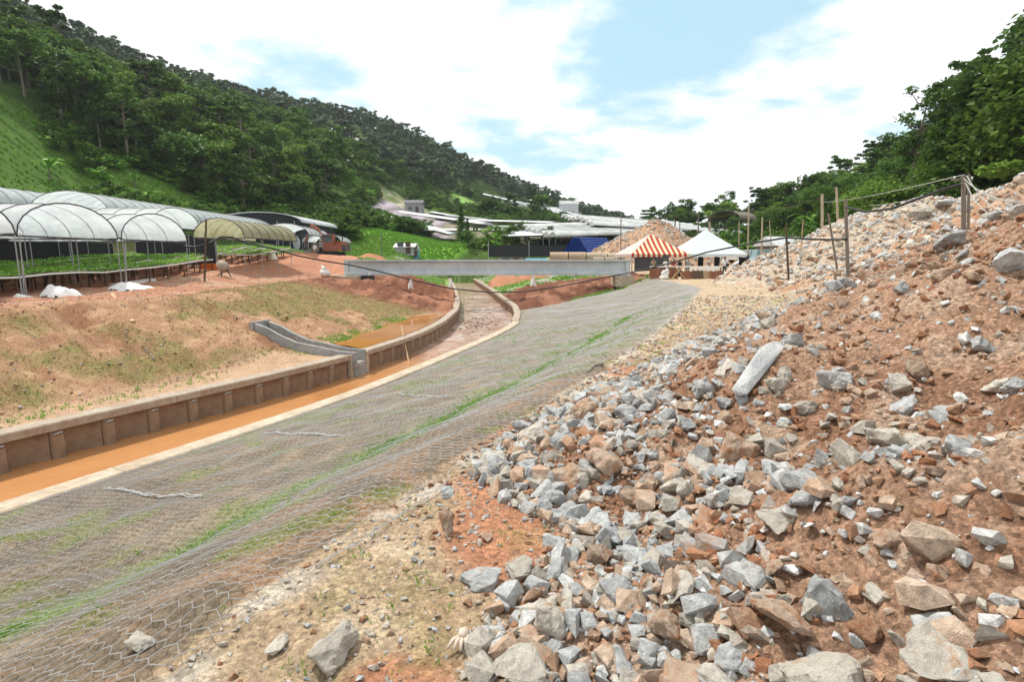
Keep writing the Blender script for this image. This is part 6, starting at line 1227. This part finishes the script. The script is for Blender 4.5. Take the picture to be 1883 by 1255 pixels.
# big roofed block right of centre
far_row(1015, 94, 8, 3.3, 24, 3.2, (1, .28), 2.6, .75, '# tunnel roof of the big greenhouse block behind the pipes', 'roofs of the big greenhouse block', 'far_film', True)
far_row(1085, 112, 8, 4.0, 30, 3.9, (1, .12), 3.4, .8, '# tunnel roof of the high greenhouse block on the valley floor', 'roofs of the high greenhouse block', 'far_film', True)
far_row(930, 104, 5, 4.0, 15, 3.9, (1, -.42), 2.2, .5, '# bluish white slanting tunnel beside the red cut bank', 'slanting tunnels by the red cut bank', 'roof_white', True)
far_row(1255, 108, 3, 5, 16, 4.9, (1, .1), 2.6, .6, '# pale tunnel roof behind the dark poles', 'roofs behind the dark poles', 'far_film', True)
tunnel('plastic_greenhouse', 'small arched dark roof under the flat tree', None, ((1322 - CXP) / FPX * 96, 96), (1, .8), 6, 6, gz(36, 96) + 5.0, 1.6, 'wood_grey', 3, True, True)
for px, Y, L, w_, dv, lab in ((715, 140, 26, 3.5, (.75, -.66), 'long narrow white tunnel running down past the mulched field'), (745, 150, 30, 4, (.8, -.6), 'second long white tunnel above the narrow one'), (800, 165, 12, 6, (1, -.2), 'white roofed shed group uphill of the conifer'), (828, 158, 12, 6, (1, -.25), 'pale low tunnel beside the conifer'), (872, 150, 24, 7, (1, -.45), 'wide white tunnel stretching right of the conifer'), (870, 138, 22, 6, (1, -.45), 'grey weathered tunnel below the wide white one'), (790, 128, 20, 3.5, (.9, -.44), 'low pale tunnel by the purple mulch rows'),
  (895, 290, 40, 12, (1, -.25), 'large white greenhouse high on the far slope'), (945, 285, 26, 10, (1, -.3), 'second white greenhouse below the large one on the far slope'), (960, 320, 34, 8, (1, -.3), 'long pale greenhouse near the top of the farm slope'), (1000, 300, 26, 9, (1, -.2), 'white greenhouse at the end of the farm slope'), (975, 345, 30, 7, (1, -.25), 'narrow white greenhouse under the far ridge'), (1010, 400, 40, 7, (1, -.3), 'pale greenhouse strip just under the ridge line'),
  (590, 300, 24, 6, (1, -.15), 'white roofs strung along the upper forest clearing'), (630, 295, 16, 7, (1, -.2), 'white roof at the end of the upper forest clearing'), (605, 210, 16, 5, (1, 0), 'long pale roof low in the left forest'), (252, 207, 26, 8, (1, .35), 'pale plastic roof near the top of the left hill'), (205, 190, 8, 4, (1, .2), 'small white roof on the upper left hill'), (178, 178, 6, 3, (1, .1), 'tiny white roof on the upper left hill by the trees')):
    far_tunnel(px, Y, L, w_, dv, 1.6 if Y < 180 else 2.2, .55 if Y < 180 else 1.0, lab, None, 'far_film' if 'grey' in lab or 'pale' in lab else 'roof_white')
def house(px, Y, w_, d_, h_, wall, roof, label, rz=0, name='house'):
    x = (px - CXP) / FPX * Y; g = gz(x, Y); t = thing(name, label, 'house' if name == 'house' else 'shed', (x, Y, g), rz); MB().box((0, 0, h_ / 2 - .2), (w_, d_, h_ + .4)).build('wall', M[wall], t, world=False)
    m = MB(); hw, hd = w_ / 2 + .3, d_ / 2 + .3; m.add([(-hw, -hd, h_), (hw, -hd, h_), (hw, hd, h_), (-hw, hd, h_), (-hw, 0, h_ + d_ * .28), (hw, 0, h_ + d_ * .28)], [(0, 1, 5, 4), (2, 3, 4, 5), (0, 4, 3), (1, 2, 5), (0, 3, 2, 1)]); m.build('roof', M[roof], t, world=False)
    dr_ = MB().box((w_ * .2, -d_ / 2 - .02, 1.0), (.9, .06, 2.0)).build('door', M['wood_dark'], t, world=False); wd = MB().box((-w_ * .2, -d_ / 2 - .02, 1.5), (1.1, .06, .9)).build('window', M['glass'], t, world=False); return t
house(767, 165, 5, 4, 3.0, 'grey_concrete', 'dark_steel', 'small dark roofed hut on the stony field'); house(942, 92, 4.2, 4, 2.2, 'grey_concrete', 'wood_red', 'grey shed with a rusty red roof below the slanting tunnels', -.1, 'shed'); house(750, 98, 3.4, 2.5, 1.1, 'far_film', 'far_film', 'low pale farm shed at the edge of the green field', -.1, 'shed'); house(766, 98, .9, 2.0, 1.2, 'sky_blue', 'far_film', 'bright blue cabin at the end of the farm shed', -.1, 'shed'); house(1043, 310, 10, 8, 6, 'roof_white', 'far_film', 'white block house at the end of the far farm slope'); house(1436, 66, 5, 4, 1.5, 'wood_grey', 'roof_white', 'white roofed low shack among the poles by the stony heap', .2, 'shed'); house(1585, 62, 4, 4, 3.2, 'wood_dark', 'dark_steel', 'dark hut in the bushes on the right hillside', .2)
# green crops on the valley field
X = rng.uniform(-36, -4, 9000); Y = rng.uniform(92, 132, 9000); k = np.maximum(field_mask(X, Y, FIELDS[2]), field_mask(X, Y, FIELDS[3])) > .6; blades('crop_rows', 'bright green crop rows on the valley field beyond the girder', X[k], Y[k], rng.uniform(.2, .45, k.sum()), 'leaf_bright', per=3, wid=.16, lean=1, cat='crops')
# ------------------------------------------------------------------ parked vehicles
def car(px, Y, label, body, rz, van=False, group='vehicles parked behind the white canopy'):
    x = (px - CXP) / FPX * Y; g = gz(x, Y); t = thing('parked_car', label, 'car', (x, Y, g), rz, group); hgt = 1.75 if van else 1.45
    pr = [(-2.1, .35), (2.1, .35), (2.15, .75), (1.3 if not van else 1.9, .95), (.7 if not van else 1.5, hgt), (-1.3 if not van else -2.0, hgt), (-1.9 if not van else -2.1, .95), (-2.15, .8)]; n = len(pr)
    vs = []
    for w_ in (-.83, .83): vs += [(p[0], w_ * (1 if p[1] < 1 else .86), p[1]) for p in pr]
    bm = bmesh.new(); m = MB(); m.add(vs, [(i, (i + 1) % n, n + (i + 1) % n, n + i) for i in range(n)] + [tuple(range(n))[::-1], tuple(range(n, 2 * n))]); o = m.build('body', M[body], t, world=False); bv = o.modifiers.new('bevel', 'BEVEL'); bv.width = .07; bv.segments = 2
    for sg in (-1, 1):
        w_ = [(-1.55, .98), (.95 if not van else 1.5, .98), (.55 if not van else 1.2, hgt - .1), (-1.15, hgt - .1)]; MB().add([(a, sg * (.80 - .10 * (b - .95) / .5), b) for a, b in w_], [(0, 1, 2, 3) if sg < 0 else (3, 2, 1, 0)]).build('side_window', M['glass'], t, world=False)
        for xx in (-1.3, 1.3):
            wh = MB(); wh.lathe((xx, sg * .78, .33), [(.01, -.1), (.32, -.1), (.33, 0), (.32, .1), (.01, .1)], 14, Matrix(((1, 0, 0), (0, 0, 1), (0, 1, 0)))); wo_ = wh.build('wheel', M['rubber'], t, world=False); MB().lathe((xx, sg * .89, .33), [(.01, .01 * sg), (.19, 0)], 10, Matrix(((1, 0, 0), (0, 0, 1), (0, 1, 0)))).build('rim', M['steel'], wo_, world=False)
        MB().box((2.13, sg * .6, .72), (.06, .3, .14)).build('headlight', M['white_paint'], t, world=False)
    return t
M['car_silver'] = mat('car_silver', (.45, .47, .49), .3, .05, 3, 0, spec=.6, metal=.3); M['car_teal'] = mat('car_teal', (.25, .36, .38), .35, .05, 3, 0, spec=.6); M['car_white'] = mat('car_white', (.7, .7, .7), .35, .05, 3, 0, spec=.5)
car(1383, 56, 'silver car parked nose out behind the white canopy', 'car_silver', -.3); car(1408, 60, 'pale teal van parked beside the tall pale pole', 'car_teal', .2, True); car(1366, 63, 'white car half hidden behind the white canopy corner', 'car_white', .4)
# earth mounds beyond the girder
def mound(px, Y, rx, h_, label, col='rock_red'):
    x = (px - CXP) / FPX * Y; xs = np.linspace(-rx, rx, 24); X, Yy = np.meshgrid(xs, xs); d = np.hypot(X, Yy) / rx; Z = h_ * np.clip(1 - d, 0, 1) ** .85 + (fbm(X * 1.2 + px, Yy * 1.2, 3, 9) - .5) * .5 * (1 - d).clip(0, 1); Zg = ground(X + x, Yy + Y); V = np.stack([X + x, Yy + Y, Zg + Z - .06], -1).reshape(-1, 3); i = np.arange(576).reshape(24, 24); q = np.stack([i[:-1, :-1], i[:-1, 1:], i[1:, 1:], i[1:, :-1]], -1).reshape(-1, 4)
    c = np.zeros((576, 3)) + np.array((.40, .19, .11)); tag(link_mesh('earth_mound', np_mesh('earth_mound', V, q, M['rubble'], True, c)), label, 'earth mound')
mound(690, 60, 2.6, .9, 'small red earth mound behind the left end of the girder'); mound(925, 68, 3.0, 1.6, 'tan earth mound behind the middle of the girder'); mound(985, 70, 3, 1.7, 'weedy earth mound left of the concrete pipes'); mound(545, 53, 3.2, .5, 'low red spoil mound before the excavator')
# ------------------------------------------------------------------ air: faint haze in the valley
hzm = bpy.data.materials.new('haze'); hzm.use_nodes = True; _n = hzm.node_tree; _n.nodes.remove(_n.nodes['Principled BSDF']); pv = _n.nodes.new('ShaderNodeVolumePrincipled'); pv.inputs['Density'].default_value = .00016; pv.inputs['Color'].default_value = (.86, .93, 1, 1); pv.inputs['Anisotropy'].default_value = .2; _n.links.new(pv.outputs[0], _n.nodes['Material Output'].inputs['Volume'])
hb = MB().box((0, 680, 80), (1460, 1480, 172)).build('haze', hzm); tag(hb, 'thin pale haze filling the valley air', None, None, 'stuff')
